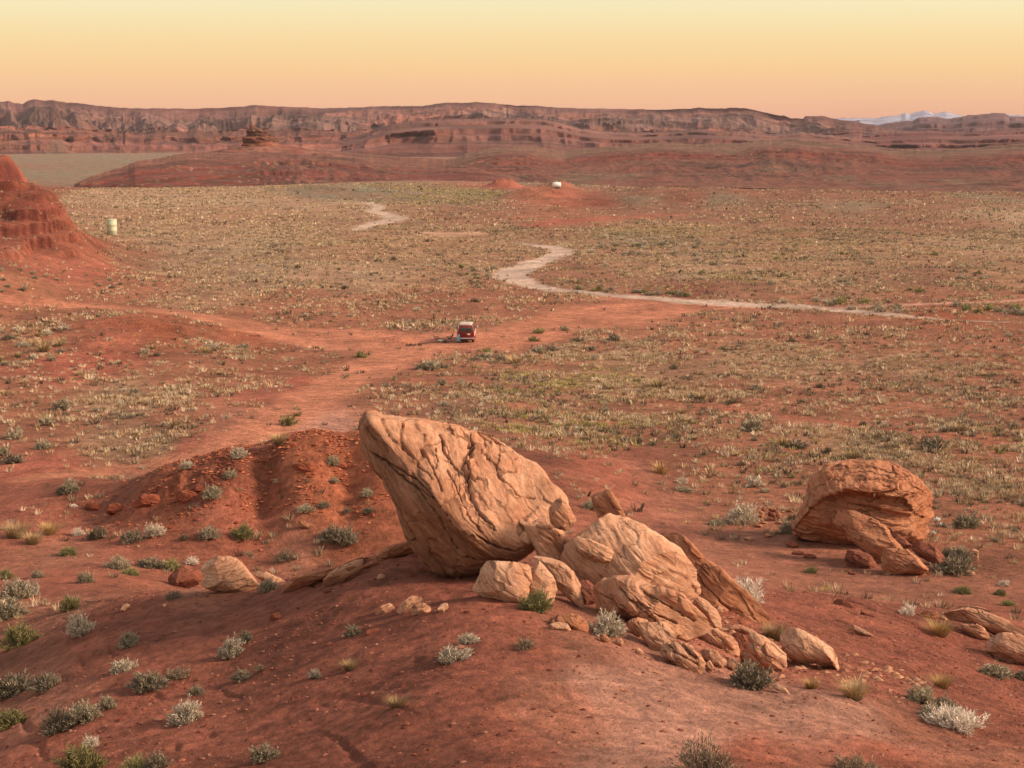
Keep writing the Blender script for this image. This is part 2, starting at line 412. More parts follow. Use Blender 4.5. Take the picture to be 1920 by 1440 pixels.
for a in [(1500,1060,WORN,0.05),(1600,1100,WORN,0.08,0.5),(1850,1080,MED,.25,.4),(1900,1150,RED,.1,.3),(1750,1050,MED,.2,.3),(1350,1030,WORN,.03),(1250,980,RED,.08,.3),(1200,930,RED,.05),(1150,880,RED,0.05),(1230,870,DKR,0),(1320,880,MED,.3,.4),(1300,960,MED,.45,.9),
          (1420,930,MED,.5,.5),(1500,880,MED,.7,.4),(1600,850,STRAW,.9,.3),(1850,860,MED,.8,.3),(1850,920,MED,.6,.2),(1850,980,MED,.35,.2),
          (100,1090,RED,.03),(250,1030,RED,.08),(450,1020,RED,.1),(100,1030,WORN,.05),(550,1060,WORN,.15),(700,1000,ORED,.05),(50,970,RED,.1),(80,1150,WORN,.2,.2),
          (500,940,ORED,0),(300,940,ORED,0),(650,900,ORED,0),(600,850,ORED,0),(400,890,DKR,0),(250,900,DKR,0),(150,930,DKR,.05),(1000,870,DKR,.05),(450,870,DKR,0),(690,960,ORED,0),
          (500,830,WORN,.1),(620,805,PALE,.02),(350,860,RED,.05),(100,870,RED,.1),(100,790,MED,.35),(200,820,STRAW,.6),(330,800,MED,.35),(300,850,STRAW,.5),
          (50,740,MED,.2),(200,740,STRAW,.4),(350,740,MED,.5),(480,740,RED,.3),(560,720,RED,.1),(100,690,RED,.1),(350,690,MED,.3),(550,690,MED,.3),(200,660,RED,.3,.3),(430,668,MED,.5),
          (640,740,WORN,.03),(450,810,WORN,.03),(760,800,MED,.3,.1),(850,770,BROWN,.5,.3),(700,740,MED,.4,.3),(850,715,MED,.3,.5),(1000,690,MED,.5,.3),(1000,715,STRAW,.8,.9),(1150,710,STRAW,.8,.9),(1000,780,MED,.6,.7),(1100,830,MED,.8,.9),(1050,810,MED,.8,.9),(1200,790,MED,.7,.5),
          (1200,680,STRAW,.8),(1350,680,STRAW,1.),(1500,700,STRAW,1.),(1300,640,MED,.8),(1500,640,MED,.7),(1700,640,MED,.65),(1850,640,MED,.6),(1700,700,STRAW,.8),(1850,720,MED,.7),(1350,740,MED,.6,.1),(1500,760,MED,.5),(1700,780,MED,.6),(1850,790,MED,.7,.2),(1650,740,MED,.7),
          (1500,600,MED,.5),(1800,600,ORED,.3),(1100,640,MED,.55),(960,670,MED,.4),
          (100,600,MED,.2),(300,620,ORED,.05),(50,640,MED,.4,.3),(450,650,ORED,.1),
          (250,540,MED,.6),(400,560,STRAW,.7),(550,570,MED,.8),(700,580,MED,.7),(850,560,MED,.8),(1000,570,MED,.7),(1100,600,TRK,.1),(1180,580,TRK,.05),(700,610,MED,.5),(500,600,MED,.5),
          (500,520,TAN,.8),(700,520,TAN,.9),(850,510,STRAW,.8,.3),(350,500,TAN,.8),(500,450,TAN,.9),(700,460,STRAW,.8),(850,460,STRAW,.7,.2),(300,450,TAN,.8),(250,480,BROWN,.5),
          (150,500,RED,.1),(50,490,RED,.15),(50,530,MED,.25),(10,300,SHR),(40,322,SHR),(50,430,SHR,.08),(50,380,SHR,.06),(150,430,SHR,.15),(100,400,SHR,.08),(10,460,SHR,.1),(30,345,SHR,.05),(80,420,SHR,.15),
          (300,380,TAN,.9),(500,380,TAN,.9),(650,385,TAN,.8),(200,360,TAN,.8),(400,355,TAN,.9),(500,410,STRAW,.9),(300,415,STRAW,.9),
          (620,356,GREY,.3,.6),(700,365,GREY,.4,.8),(800,375,GREY,1.3,1.6),(900,370,GREY,1.3,1.6),(850,362,GREY,1.2,1.6),(760,372,GREY,1.2,1.5),(760,390,STRAW,.6,.5),(850,400,BROWN,.6,.3),(1000,345,GREY,.2,.3),(1010,370,MED,.2),(1045,368,RED,0),(1120,380,DKR,0),(945,345,RED,0),(1200,370,GREY,.4,.4),(1350,370,GREY,.5,.5),
          (1050,430,BROWN,.6,.2),(1050,412,MED,.3),(1250,430,STRAW,.8,.6),(1150,470,STRAW,.8,.4),(1200,450,GREY,1,.8),(1300,500,TAN,.8,.2),(1200,500,STRAW,.8,.2),(1500,480,STRAW,.9,.3),(1700,480,STRAW,.9,.2),(1850,460,TAN,.9,.2),(1500,530,STRAW,.8,.3),(1750,530,BROWN,.8,.2),(1300,540,DKR,.6,.8),(1400,545,BROWN,.6,.8),
          (1100,520,BROWN,.7,.4),(1500,420,BROWN,.8,.3),(1750,420,BROWN,.8,.1),(1900,500,STRAW,.8,.2),(1900,400,TAN,.8,.2),(1600,385,GREY,.6,.5),(1850,370,GREY,.6,.4),(1700,400,BROWN,.7,.2),(1300,400,BROWN,.5,.2),(1800,570,MED,.5,.5),(1900,580,MED,.6,.5),
          (1500,358,RB,.35,.2),(1700,356,RB,.35),(1900,352,RB,.35),(1300,360,RB,.35),(1400,358,RB,.3),(1620,358,RB,.3),(1800,354,RB,.3),(1200,362,RB,.3),(1500,370,RB,.4),(1700,368,RB,.35),(1900,364,RB,.35),(1300,372,RB,.4),(1600,378,BROWN,.5),(1800,376,BROWN,.5)]:
    sc_(*a)
for px, dist, c in [(10, 700, SHR), (100, 1300, GREY), (400, 1300, GREY), (100, 2300, GREY), (400, 2300, GREY), (1400, 2000, BROWN), (1900, 2000, BROWN), (960, 2500, BROWN), (960, 12, RED), (960, 5, RED), (-500, 15, RED), (2400, 15, RED), (2800, 100, MED), (-800, 100, MED), (2800, 400, STRAW), (-800, 400, STRAW), (250, 850, GREY)]:
    d = ray(px, 400); h = math.hypot(d[0], d[1]); C.append((d[0] / h * dist, d[1] / h * dist) + c + (0.3 if dist > 50 else 0, 0.2))
C = np.array(C)
cu, cv = uv(C[:, 0], C[:, 1])
def soil_field(x, y):
    u, v = uv(x, y)
    u = u * 1.25
    wu = 0.018 * fbm(x / (np.exp(v) * .05), y / (np.exp(v) * .12), o=3, seed=71); wv = 0.045 * fbm(x / (np.exp(v) * .05), y / (np.exp(v) * .12), o=3, seed=75)
    u = u + wu; v = v + wv
    acc = np.zeros(u.shape + (5,)); wt = np.zeros(u.shape)
    for i in range(len(C)):
        d2 = (u - cu[i] * 1.25) ** 2 + ((v - cv[i]) * 1.0) ** 2
        k = 1.0 / (d2 + 6e-4) ** 2
        wt += k
        acc += k[..., None] * C[i, 2:7]
    return acc / wt[..., None]
sub = (slice(None, None, 3), slice(None, None, 3))
li = np.unique(np.concatenate([np.arange(0, len(lr), 3), [len(lr) - 1]])); lj = np.unique(np.concatenate([np.arange(0, len(az), 3), [len(az) - 1]]))
FS = soil_field(GX[np.ix_(li, lj)], GY[np.ix_(li, lj)])
def up(A):
    a1 = np.stack([np.interp(np.arange(len(az)), lj, A[i]) for i in range(A.shape[0])])
    return np.stack([np.interp(np.arange(len(lr)), li, a1[:, j]) for j in range(a1.shape[1])], 1)
SOIL = np.stack([up(FS[..., k]) for k in range(3)], -1)
VEG = up(FS[..., 3]); GRN = up(FS[..., 4])

# roads and tracks
def poly(pts):
    return [hit(*p) for p in pts]
road_pts = poly([(2000,612),(1800,600),(1700,592),(1600,582),(1500,574),(1400,570),(1300,565),(1200,556),(1110,549),(1040,543),(985,532),(955,519),(968,507),(1000,494),(1030,484),(1052,474),(1050,467),(1020,461),(968,455)])
road_w = [.01, .2, .9, 1.8, 2.5, 2.9, 2.9, 2.1, 2.0, 2.0, 2.6, 3.2, 3.3, 2.8, 2.6, 2.6, 2.4, 2.0, .8]
road2_pts = poly([(668,431),(690,422),(722,415),(745,409),(728,402),(700,396),(712,388),(690,380)])
pad_pts = poly([(800,437),(840,440),(880,438)])
trk_pts = poly([(-60,556),(0,560),(100,568),(200,575),(300,582),(380,594),(450,609),(520,622),(600,630),(700,637),(780,640),(860,640),(940,631),(1010,617),(1080,602),(1180,585),(1280,572),(1400,572)])
trk_w = [2.4,2.4,2.4,2.6,3.0,3.6,4.2,5.5,7.5,9.5,11.,10.,7.0,5.5,6.5,8.0,5.0,3.0]
br_pts = poly([(800,652),(740,672),(690,695),(640,720),(590,748),(530,782),(460,818),(390,850),(300,872),(180,885),(60,895)])
br_w = [5.5,4.0,3.3,2.9,2.6,2.4,2.4,2.2,1.8,1.6,1.4]
rut_pts = poly([(760,712),(900,718),(1050,731),(1200,747),(1350,764),(1500,783),(1700,808),(1930,835)])
red_pts = poly([(1000,424),(1050,416),(1090,411),(1180,407),(1280,403)])
p3_pts = poly([(1540,577),(1700,572),(1930,562)])
tr2_pts = poly([(1180,868),(1235,900),(1255,940),(1230,1000),(1350,1040),(1500,1075),(1750,1100),(1930,1110)])
wob = 0.9 * fbm(GX / 3.5, GY / 3.5, o=4, seed=81)
mid = (RR > 70) & (RR < 900)
def pmask(pts, wid, soft=0.8, wsc=1.0):
    out = np.zeros(GX.shape)
    d, wv_ = seg_dist(GX[mid], GY[mid], pts, wid)
    out[mid] = 1 - sstep(-soft, soft, d + wob[mid] * wsc - wv_)
    return out
m_road = np.maximum(pmask(road_pts, road_w), pmask(road2_pts, [1.2, 2.4, 3, 3.4, 3, 2.4, 2.0, 1.5], 1.6))
m_pad = pmask(pad_pts, [3, 6, 4], 2.0)
m_trk = np.maximum(pmask(trk_pts, trk_w, 1.6, 1.6), pmask(br_pts, br_w, 1.2, 1.0))
m_rut = pmask(rut_pts, [0.9] * 8, 0.8, 0.6) * 0.8
m_red = pmask(red_pts, [5, 6, 6, 5, 3], 2, 2)
m_p3 = pmask(p3_pts, [1.2, 1.0, 1.2], 0.8, 0.5)
m_t2 = pmask(tr2_pts, [1.2, 1.5, 2, 2.5, 2.5, 2.5, 3, 3], 1.5, 1.5) * 0.6
def lay(mask, c):
    global SOIL, VEG
    SOIL = SOIL * (1 - mask[..., None]) + np.array(c) * mask[..., None]
    VEG = VEG * (1 - np.clip(mask * 1.15, 0, 1))
# patchy soil: bare red between straw ground
pt = sstep(-0.25, 0.45, fbm(GX / 11, GY / 11, o=4, seed=91)) * sstep(85, 120, RR)
SOIL = SOIL * (1 - 0.35 * (1 - pt)[..., None]) + np.array(MED) * 0.35 * (1 - pt)[..., None]
pt2 = sstep(-0.30, 0.30, fbm(GX / 30 + 9, GY / 30, o=4, seed=93))
VEG = VEG * (0.30 + 0.95 * pt * (0.45 + 0.55 * pt2))
lay(m_t2, WORN); lay(m_rut, (0.33, 0.105, 0.062)); lay(m_red * .7, RED); lay(m_p3, PALE); lay(m_trk, TRK); lay(m_pad, (0.46, 0.26, 0.17)); lay(m_road, (0.52, 0.36, 0.285))
# tyre tracks on the clearing
rk = ridge(GX / 2.2 + 0.08 * GY, GY / 40, o=2, seed=95)
SOIL *= (1 - 0.10 * sstep(0.7, 0.95, rk) * m_trk)[..., None]
GZ -= 0.10 * m_road + 0.08 * m_trk + 0.07 * m_rut
# the steep face of each terrace is coloured darker
if True:
    gy_, gx_ = np.gradient(GZ); slope = np.abs(gy_) / (np.gradient(RR, axis=0) + 1e-6)
    fr = sstep(0.30, 0.7, slope) * sstep(180, 240, RR)
    SOIL = SOIL * (1 - fr[..., None]) + np.array((0.13, 0.032, 0.022)) * fr[..., None]
var = 1 + 0.16 * fbm(GX / 7, GY / 7, o=4, seed=97) + 0.12 * fbm(GX / 1.3, GY / 1.3, o=3, seed=98)
fv_ = sstep(-.2, .45, fbm(GX / 160, GY / 320, o=4, seed=99)) * sstep(900, 1300, RR) * .75
SOIL = SOIL * (1 - fv_[..., None]) + np.array((0.25, 0.13, 0.09)) * fv_[..., None]
SOIL = np.clip(SOIL * var[..., None], 0.01, 0.8)

road_face = ((m_road > 0.5) | (m_pad > 0.6)); trk_face = (m_trk > 0.5) & ~road_face
Vg = np.stack([GX, GY, GZ], -1).reshape(-1, 3)
Cg = np.concatenate([SOIL, np.ones(SOIL.shape[:2] + (1,))], -1).reshape(-1, 4)
Fg = grid_faces(len(lr), len(az))[:, ::-1]
fr_ = road_face.reshape(-1)[Fg[:, 0]]; ft_ = trk_face.reshape(-1)[Fg[:, 0]]
def submesh(name, sel, label):
    F = Fg[sel]; u_, inv = np.unique(F, return_inverse=True)
    return tag(mesh_np(name, Vg[u_], inv.reshape(F.shape), M_SOIL, attrs={'soil': Cg[u_]}), label, kind='structure')
submesh('ground', ~(fr_ | ft_), 'red desert soil sloping from the rocky spur down to the scrub plain')
submesh('dirt_road', fr_, 'pale graded dirt road winding across the plain')
submesh('dirt_track', ft_, 'red dirt track widening into the camp clearing around the van')

# ------------------------------------------------------------------ distant ridges and mesas
def band_material(name, cols, zlo, zhi, bump, nscale, zr=7, speck=None):
    """bedded rock: colour follows the height of the beds, broken by noise"""
    m, n, b = new_mat(name)
    at = nd(n, 'ShaderNodeAttribute', attribute_name='soil')
    geo = nd(n, 'ShaderNodeNewGeometry')
    mp = nd(n, 'ShaderNodeMapping'); mp.inputs['Scale'].default_value = (nscale, nscale, nscale * zr)
    n.links.new(geo.outputs['Position'], mp.inputs[0])
    no = nd(n, 'ShaderNodeTexNoise', {'Scale': 1.0, 'Detail': 8.0, 'Roughness': 0.65}); n.links.new(mp.outputs[0], no.inputs['Vector'])
    f = mrange(n, no.outputs[0], 0.32, 0.68, 0.5, 1.45)
    cmb = nd(n, 'ShaderNodeCombineColor'); [n.links.new(f, cmb.inputs[q]) for q in range(3)]
    col = mixc(n, 'MULTIPLY', 1.0, at.outputs['Color'], cmb.outputs[0])
    no2 = nd(n, 'ShaderNodeTexNoise', {'Scale': nscale * 9, 'Detail': 6.0, 'Roughness': 0.7}); n.links.new(geo.outputs['Position'], no2.inputs['Vector'])
    f2 = mrange(n, no2.outputs[0], 0.3, 0.7, 0.72, 1.25)
    cmb2 = nd(n, 'ShaderNodeCombineColor'); [n.links.new(f2, cmb2.inputs[q]) for q in range(3)]
    col = mixc(n, 'MULTIPLY', 1.0, col, cmb2.outputs[0])
    if speck:
        for sc_k, cl, lim in ((speck, (.26, .16, .10, 1), .2), (speck * .7, (.085, .05, .035, 1), .28)):
            vo = nd(n, 'ShaderNodeTexVoronoi', {'Scale': sc_k}); n.links.new(geo.outputs['Position'], vo.inputs['Vector'])
            ga = nd(n, 'ShaderNodeTexNoise', {'Scale': .02, 'Detail': 4.0}); n.links.new(geo.outputs['Position'], ga.inputs['Vector'])
            mm = nd(n, 'ShaderNodeMath', operation='MULTIPLY'); n.links.new(mrange(n, vo.outputs['Distance'], lim, lim + .18, .95, 0), mm.inputs[0]); n.links.new(mrange(n, ga.outputs[0], .38, .6, .1, 1), mm.inputs[1])
            col = mixc(n, 'MIX', mm.outputs[0], col, cl)
    n.links.new(col, b.inputs['Base Color'])
    bp = nd(n, 'ShaderNodeBump', {'Strength': 1.0, 'Distance': bump}); n.links.new(no.outputs[0], bp.inputs['Height'])
    n.links.new(bp.outputs[0], b.inputs['Normal'])
    return m

def interp_line(line, px):
    l = np.array(line, float)
    return np.interp(px, l[:, 0], l[:, 1])
def range_mesh(name, px0, px1, nc, top, Db, Dt, zb, prof, nr, gul, colf, mat, label, seed, jag=0.0, back=0.5, kind='structure', cat=None, zg=None):
    """A range of hills: foot at distance Db and height zb, crest along the noted skyline at distance Dt.
    prof(t, az_noise) is the share of the climb done at t of the way; gul pushes buttresses out and gullies in."""
    px = np.linspace(px0, px1, nc)
    X = (px - 960) / FPX
    azs = np.arctan2(X, CT - (np.interp(px, *zip(*top)) - 720) / FPX * ST)
    db = interp_line(Db, px) if isinstance(Db, list) else np.full(nc, float(Db))
    dt = interp_line(Dt, px) if isinstance(Dt, list) else np.full(nc, float(Dt))
    zbv = interp_line(zb, px) if isinstance(zb, list) else np.full(nc, float(zb))
    ty = interp_line(top, px)
    yd = (ty - 720) / FPX
    hor = np.hypot(X, CT - yd * ST); dwn = ST + yd * CT
    ztop = CAM_Z - dwn / hor * dt
    t = np.linspace(0, 1, nr)[:, None]
    arc = azs[None] * dt[None]
    h = prof(t, arc)
    r = db[None] + (dt - db)[None] * t
    dr = gul(t, arc, h)
    fade = np.sin(np.clip(t, 0, 1) * math.pi) ** 0.6
    r = r - dr * fade
    jg = jag * fbm(px / 9, px * 0, o=4, seed=seed + 5)
    z = zbv[None] + (ztop - zbv)[None] * h - (jg / FPX * dt)[None] * h ** 12
    if zg is not None:
        z = z - zg(t, arc, h) * np.sin(np.clip(t, 0, 1) * math.pi) ** 0.5 * np.clip((ztop - zbv) / 60, .05, 1)[None]
    ztop = ztop - jg / FPX * dt
    # back slope
    nb = 8
    tb = np.linspace(0, 1, nb + 1)[1:][:, None]
    rb = dt[None] + (dt - db)[None] * back * tb
    zb2 = ztop[None] - (ztop - zbv)[None] * 1.05 * tb ** 1.3
    Rr = np.concatenate([r, rb], 0); Z = np.concatenate([z, zb2 + 0 * rb], 0)
    x = Rr * np.sin(azs)[None]; y = Rr * np.cos(azs)[None]
    H = np.concatenate([h + 0 * r, np.ones_like(rb)], 0)
    T = np.concatenate([t + 0 * r, 1 + tb + 0 * rb], 0)
    col = colf(T, np.concatenate([arc + 0 * r, arc + 0 * rb], 0), H, x, y, Z)
    V = np.stack([x, y, Z], -1).reshape(-1, 3)
    col = col * (1.0 if 'snow' in name else 0.78)
    Cc = np.concatenate([col, np.ones(col.shape[:2] + (1,))], -1).reshape(-1, 4)
    o = mesh_np(name, V, grid_faces(nr + nb, nc)[:, ::-1], mat, attrs={'soil': Cc})
    return tag(o, label, cat, kind=kind), (azs, ztop, dt)

def steps(t, edges):
    """stair profile: list of (t, h) knots"""
    e = np.array(edges, float)
    return np.interp(t, e[:, 0], e[:, 1])
def mixcol(a, b, f):
    return np.array(a) * (1 - f[..., None]) + np.array(b) * f[..., None]

# the low red ridge across the middle distance
M_RIDGE = band_material('ridge_rock', None, 0, 10, 0.8, 0.05, 5, 0.28)
def rr_prof(t, a):
    t = t + 0.012 * fbm(a / 12, t * 8, o=3, seed=301)
    return steps(t, [(0, 0), (0.10, 0.16), (0.16, 0.24), (0.168, 0.33), (0.22, 0.39), (0.226, 0.46), (0.28, 0.52), (0.286, 0.61), (0.42, 0.72), (0.43, 0.84), (0.7, 0.92), (1.0, 1.0)])
def rr_gul(t, a, h):
    return 16 * ridge(a / 60 + 0.6 * t, t * 1.2, o=4, seed=303) + 7 * fbm(a / 9, t * 5, o=3, seed=305)
def rr_zg(t, a, h):
    return 5 * (1 - ridge(a / 26 + t, t * 3, o=4, seed=304)) * (1 - .6 * h) + 5 * fbm(a / 7, t * 16, o=3, seed=306)
def rr_col(t, a, h, x, y, z):
    c = mixcol((0.19, 0.052, 0.04), (0.235, 0.085, 0.06), sstep(0.75, 0.95, h))
    band = np.clip(np.gradient(h, axis=0) * 260, 0, 1) if False else sstep(0.25, 0.6, vnoise(h * 30, a * 0.004, seed=307)) * sstep(-0.2, .5, fbm(a / 20, h * 9, o=3, seed=308))
    c = mixcol(c, (0.095, 0.028, 0.024), band * 0.75) if False else c * (1 - 0.5 * band[..., None])
    n = sstep(0.1, 0.6, fbm(a / 25, h * 4, o=4, seed=309))
    return c * (1 - n[..., None] * .3) + np.array((0.20, 0.10, 0.065)) * n[..., None] * .3
range_mesh('red_ridge', 138, 1010, 800,
    [(140,345),(150,340),(165,333),(200,322),(240,310),(252,303),(300,296),(330,289),(400,284),(440,281),(480,276),(540,278),(600,281),(680,288),(760,295),(800,298),(860,301),(900,304),(1010,330)],
    [(150,760),(300,700),(480,670),(620,690),(760,730),(1010,760)], [(150,800),(300,1000),(480,1250),(800,1250),(1010,1000)],
    [(138,-5.5),(480,-5.0),(620,-3.6),(1010,-3)], rr_prof, 200, rr_gul, rr_col, M_RIDGE, 'low brick red ridge of thin ledges across the valley', 300, 1.2, zg=rr_zg)
def r2_prof(t, a):
    t = t + 0.02 * fbm(a / 30, t * 6, o=3, seed=321)
    return steps(t, [(0, 0), (0.3, 0.24), (0.45, 0.40), (0.52, 0.47), (0.53, 0.55), (0.60, 0.60), (0.607, 0.70), (0.75, 0.80), (1.0, 1.0)])
def r2_zg(t, a, h):
    return 6 * (1 - ridge(a / 60 + t, t * 3, o=4, seed=324)) + 6 * fbm(a / 14, t * 14, o=4, seed=326)
def r2_gul(t, a, h):
    return 26 * ridge(a / 90 + 0.5 * t, t * 1.4, o=4, seed=323) + 8 * fbm(a / 12, t * 6, o=3, seed=325)
def r2_col(t, a, h, x, y, z):
    c = mixcol((0.20, 0.060, 0.042), (0.225, 0.105, 0.07), sstep(0.72, 0.86, h + .1 * fbm(a / 40, h * 3, o=3, seed=329)))
    c = c * (1 - .45 * (sstep(0.15, .5, vnoise(h * 30 + fbm(a / 90, h, o=2, seed=338), a * .004, seed=339)) * sstep(-.3, .3, fbm(a / 45, h * 4, o=3, seed=336)))[..., None])
    cl = sstep(0.40, 0.46, h) * (1 - sstep(0.68, 0.74, h)) * sstep(-0.3, 0.3, fbm(a / 80, h * 3, o=3, seed=331))
    c = mixcol(c, (0.185, 0.038, 0.026), cl * 0.8)
    g = sstep(0.0, 0.5, fbm(a / 50, t * 10, o=4, seed=333)) * (1 - sstep(.1, .45, h))
    c = mixcol(c, (0.18, 0.13, 0.08), g * 0.6)
    line = sstep(0.75, 0.95, ridge(t * 22, a / 400, o=2, seed=335)) * (1 - sstep(.3, .6, h))
    c = mixcol(c, (0.30, 0.2, 0.13), line * 0.2)
    f0 = 1 - sstep(0.0, 0.16, h + 0.16 * fbm(a / 70, h * 3, o=4, seed=337))
    return mixcol(c, (0.25, 0.10, 0.066), f0 * .45)
range_mesh('red_bench', 690, 2120, 1100,
    [(690,342),(740,325),(800,312),(830,305),(900,279),(960,274),(1000,275),(1060,283),(1100,278),(1180,271),(1250,266),(1300,270),(1380,268),(1440,262),(1500,262),(1560,268),(1620,271),(1700,281),(1760,281),(1830,276),(1900,270),(2120,262)],
    [(690,720),(860,720),(1000,760),(1250,830),(1500,800),(1700,760),(2120,740)], [(690,900),(900,1300),(1200,1600),(1600,1600),(2120,1500)],
    [(690,-3),(1000,-4),(1300,-4),(2120,-4)], r2_prof, 220, r2_gul, r2_col, M_RIDGE, 'broad rust red bench rising behind the scrub plain on the right', 320, 1.5, zg=r2_zg)

# mesas
M_MESA = band_material('mesa_rock', None, 0, 100, 6.0, 0.006)
def amph(a, t, sc, seed):
    w_ = a + sc * 0.35 * fbm(a / sc * 0.8, t * 1.0 + 3, o=3, seed=seed + 7)
    return ridge(w_ / sc, t * 0.35, o=4, seed=seed)
def m1_prof(t, a):
    t = t + (0.03 * fbm(a / 260, t * 3, o=4, seed=341) + 0.11 * fbm(a / 620, t * 0.6, o=3, seed=342)) * np.sin(np.clip(t, 0, 1) * math.pi)
    return steps(t, [(0, 0), (0.10, 0.10), (0.12, 0.17), (0.22, 0.24), (0.235, 0.33), (0.34, 0.42), (0.35, 0.50), (0.36, 0.58), (0.47, 0.64), (0.48, 0.70), (0.62, 0.77), (0.626, 0.83), (0.8, 0.91), (0.94, 0.97), (1.0, 1.0)])
def m1_gul(t, a, h):
    lo = 1 - sstep(.5, .7, h)
    return 230 * amph(a, h * 1.2, 420, 343) + 90 * amph(a, h, 120, 347) + 14 * fbm(a / 30, h * 4, o=4, seed=349)
def m1_zg(t, a, h):
    s1 = a + 60 * (t - .5) * np.sign(fbm(a / 900, t * 0, seed=345))
    return (32 * (1 - np.clip(ridge(s1 / 150, t * 4.5, o=5, seed=358), -1, 1)) + 10 * (1 - ridge(s1 / 60, t * 8, o=4, seed=359))) * (.5 + sstep(-.3, .4, fbm(a / 420, t, o=2, seed=356))) * sstep(.45, .6, h) + 6 * (1 - ridge(s1 / 60, t * 5, o=4, seed=359))
def m1_col(t, a, h, x, y, z):
    n = fbm(a / 160, h * 5, o=4, seed=351)
    lo = mixcol((0.225, 0.082, 0.062), (0.30, 0.115, 0.075), sstep(-.3, .4, n))
    hi = mixcol((0.215, 0.115, 0.095), (0.32, 0.125, 0.09), sstep(-.2, .4, fbm(a / 260, h * 6, o=4, seed=353)))
    c = mixcol(lo, (0, 0, 0), 0 * h); f = sstep(.52, .68, h + .1 * n + .22 * fbm(a / 520, h, o=3, seed=346))[..., None]
    c = lo * (1 - f) + hi * f
    b = vnoise(h * 34 + 2.5 * n, a / 700, seed=355)
    c = c * (1 - 0.5 * sstep(0.0, .5, b)[..., None])
    tp = sstep(.95, .985, h)
    c = mixcol(c * 1, (0.20, 0.085, 0.07), tp) if False else c * (1 - tp[..., None]) + np.array((0.20, 0.09, 0.075)) * tp[..., None]
    gr = sstep(.3, .7, fbm(a / 200, h * 2.5 + 8, o=3, seed=357))[..., None] * (1 - f)
    return c * (1 - gr * .6) + np.array((0.17, 0.125, 0.09)) * gr * .6
top1 = [(-200,200),(-60,188),(0,191),(15,189),(28,193),(42,195),(52,189),(65,186),(85,189),(100,188),(125,192),(160,195),(200,200),(250,203),(300,203),(350,204),(420,202),(460,199),(480,197),(510,199),(560,201),(600,203),(640,202),(720,199),(790,199),(815,195),(840,192),(870,193),(895,191),(930,194),(970,198),(1000,198),(1050,202),(1100,203),(1150,204),(1240,206),(1290,204),(1310,202),(1345,204),(1375,202),(1405,204),(1440,212),(1462,217),(1470,216),(1482,222),(1506,222),(1510,218),(1545,217),(1565,223),(1640,234),(1720,262)]
range_mesh('mesa_range', -120, 1720, 1500, top1, [(-120,2700),(450,2800),(700,3400),(1720,3000)], [(-120,4600),(700,4500),(1000,4300),(1300,4000),(1720,3600)], [(-120,-22),(1720,-24)], m1_prof, 300, m1_gul, m1_col, M_MESA, 'long eroded mesa wall of red cliffs and grey badlands on the skyline', 340, 1.0, zg=m1_zg)
def m2_prof(t, a):
    t = t + (0.03 * fbm(a / 200, t * 3, o=3, seed=361) + .08 * fbm(a / 400, t, o=3, seed=362)) * np.sin(np.clip(t, 0, 1) * math.pi)
    return steps(t, [(0, 0), (0.2, 0.28), (0.3, 0.38), (0.31, 0.52), (0.36, 0.56), (0.37, 0.70), (0.7, 0.8), (0.71, 0.9), (1, 1)])
def m2_gul(t, a, h):
    return 90 * amph(a, h * 1.2, 330, 363) + 40 * amph(a, h, 90, 367) + 10 * fbm(a / 30, h * 5, o=4, seed=369)
def m2_col(t, a, h, x, y, z):
    n = fbm(a / 200, h * 5, o=4, seed=371)
    c = mixcol((0.20, 0.075, 0.06), (0.235, 0.105, 0.085), sstep(-.3, .4, n))
    return c * (1 - 0.3 * sstep(0.1, .7, vnoise(h * 20 + n, a / 900, seed=375))[..., None])
range_mesh('mesa_step', 640, 1640, 900, [(640,262),(700,244),(735,232),(780,226),(860,222),(960,220),(1020,222),(1060,232),(1090,240),(1140,246),(1200,248),(1260,246),(1300,243),(1380,246),(1440,252),(1500,247),(1640,262)],
    2400, 2900, -20, m2_prof, 220, m2_gul, m2_col, M_MESA, 'lower banded cliff step standing in front of the mesa wall', 360, 2.0)
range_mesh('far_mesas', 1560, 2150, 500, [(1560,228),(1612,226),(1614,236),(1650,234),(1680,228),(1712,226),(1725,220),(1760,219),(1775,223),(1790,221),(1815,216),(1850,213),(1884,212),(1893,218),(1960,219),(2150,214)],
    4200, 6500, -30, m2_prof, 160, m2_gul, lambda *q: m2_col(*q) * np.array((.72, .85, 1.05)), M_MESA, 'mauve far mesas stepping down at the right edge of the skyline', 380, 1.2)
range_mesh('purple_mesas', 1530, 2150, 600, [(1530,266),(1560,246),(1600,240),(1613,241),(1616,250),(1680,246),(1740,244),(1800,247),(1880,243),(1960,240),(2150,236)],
    2600, 3700, -26, m2_prof, 200, m2_gul, lambda *q: m2_col(*q) * np.array((.95, .85, .9)), M_MESA, 'dark plum red cliffs between the bench and the far mesas', 390, 2.0)
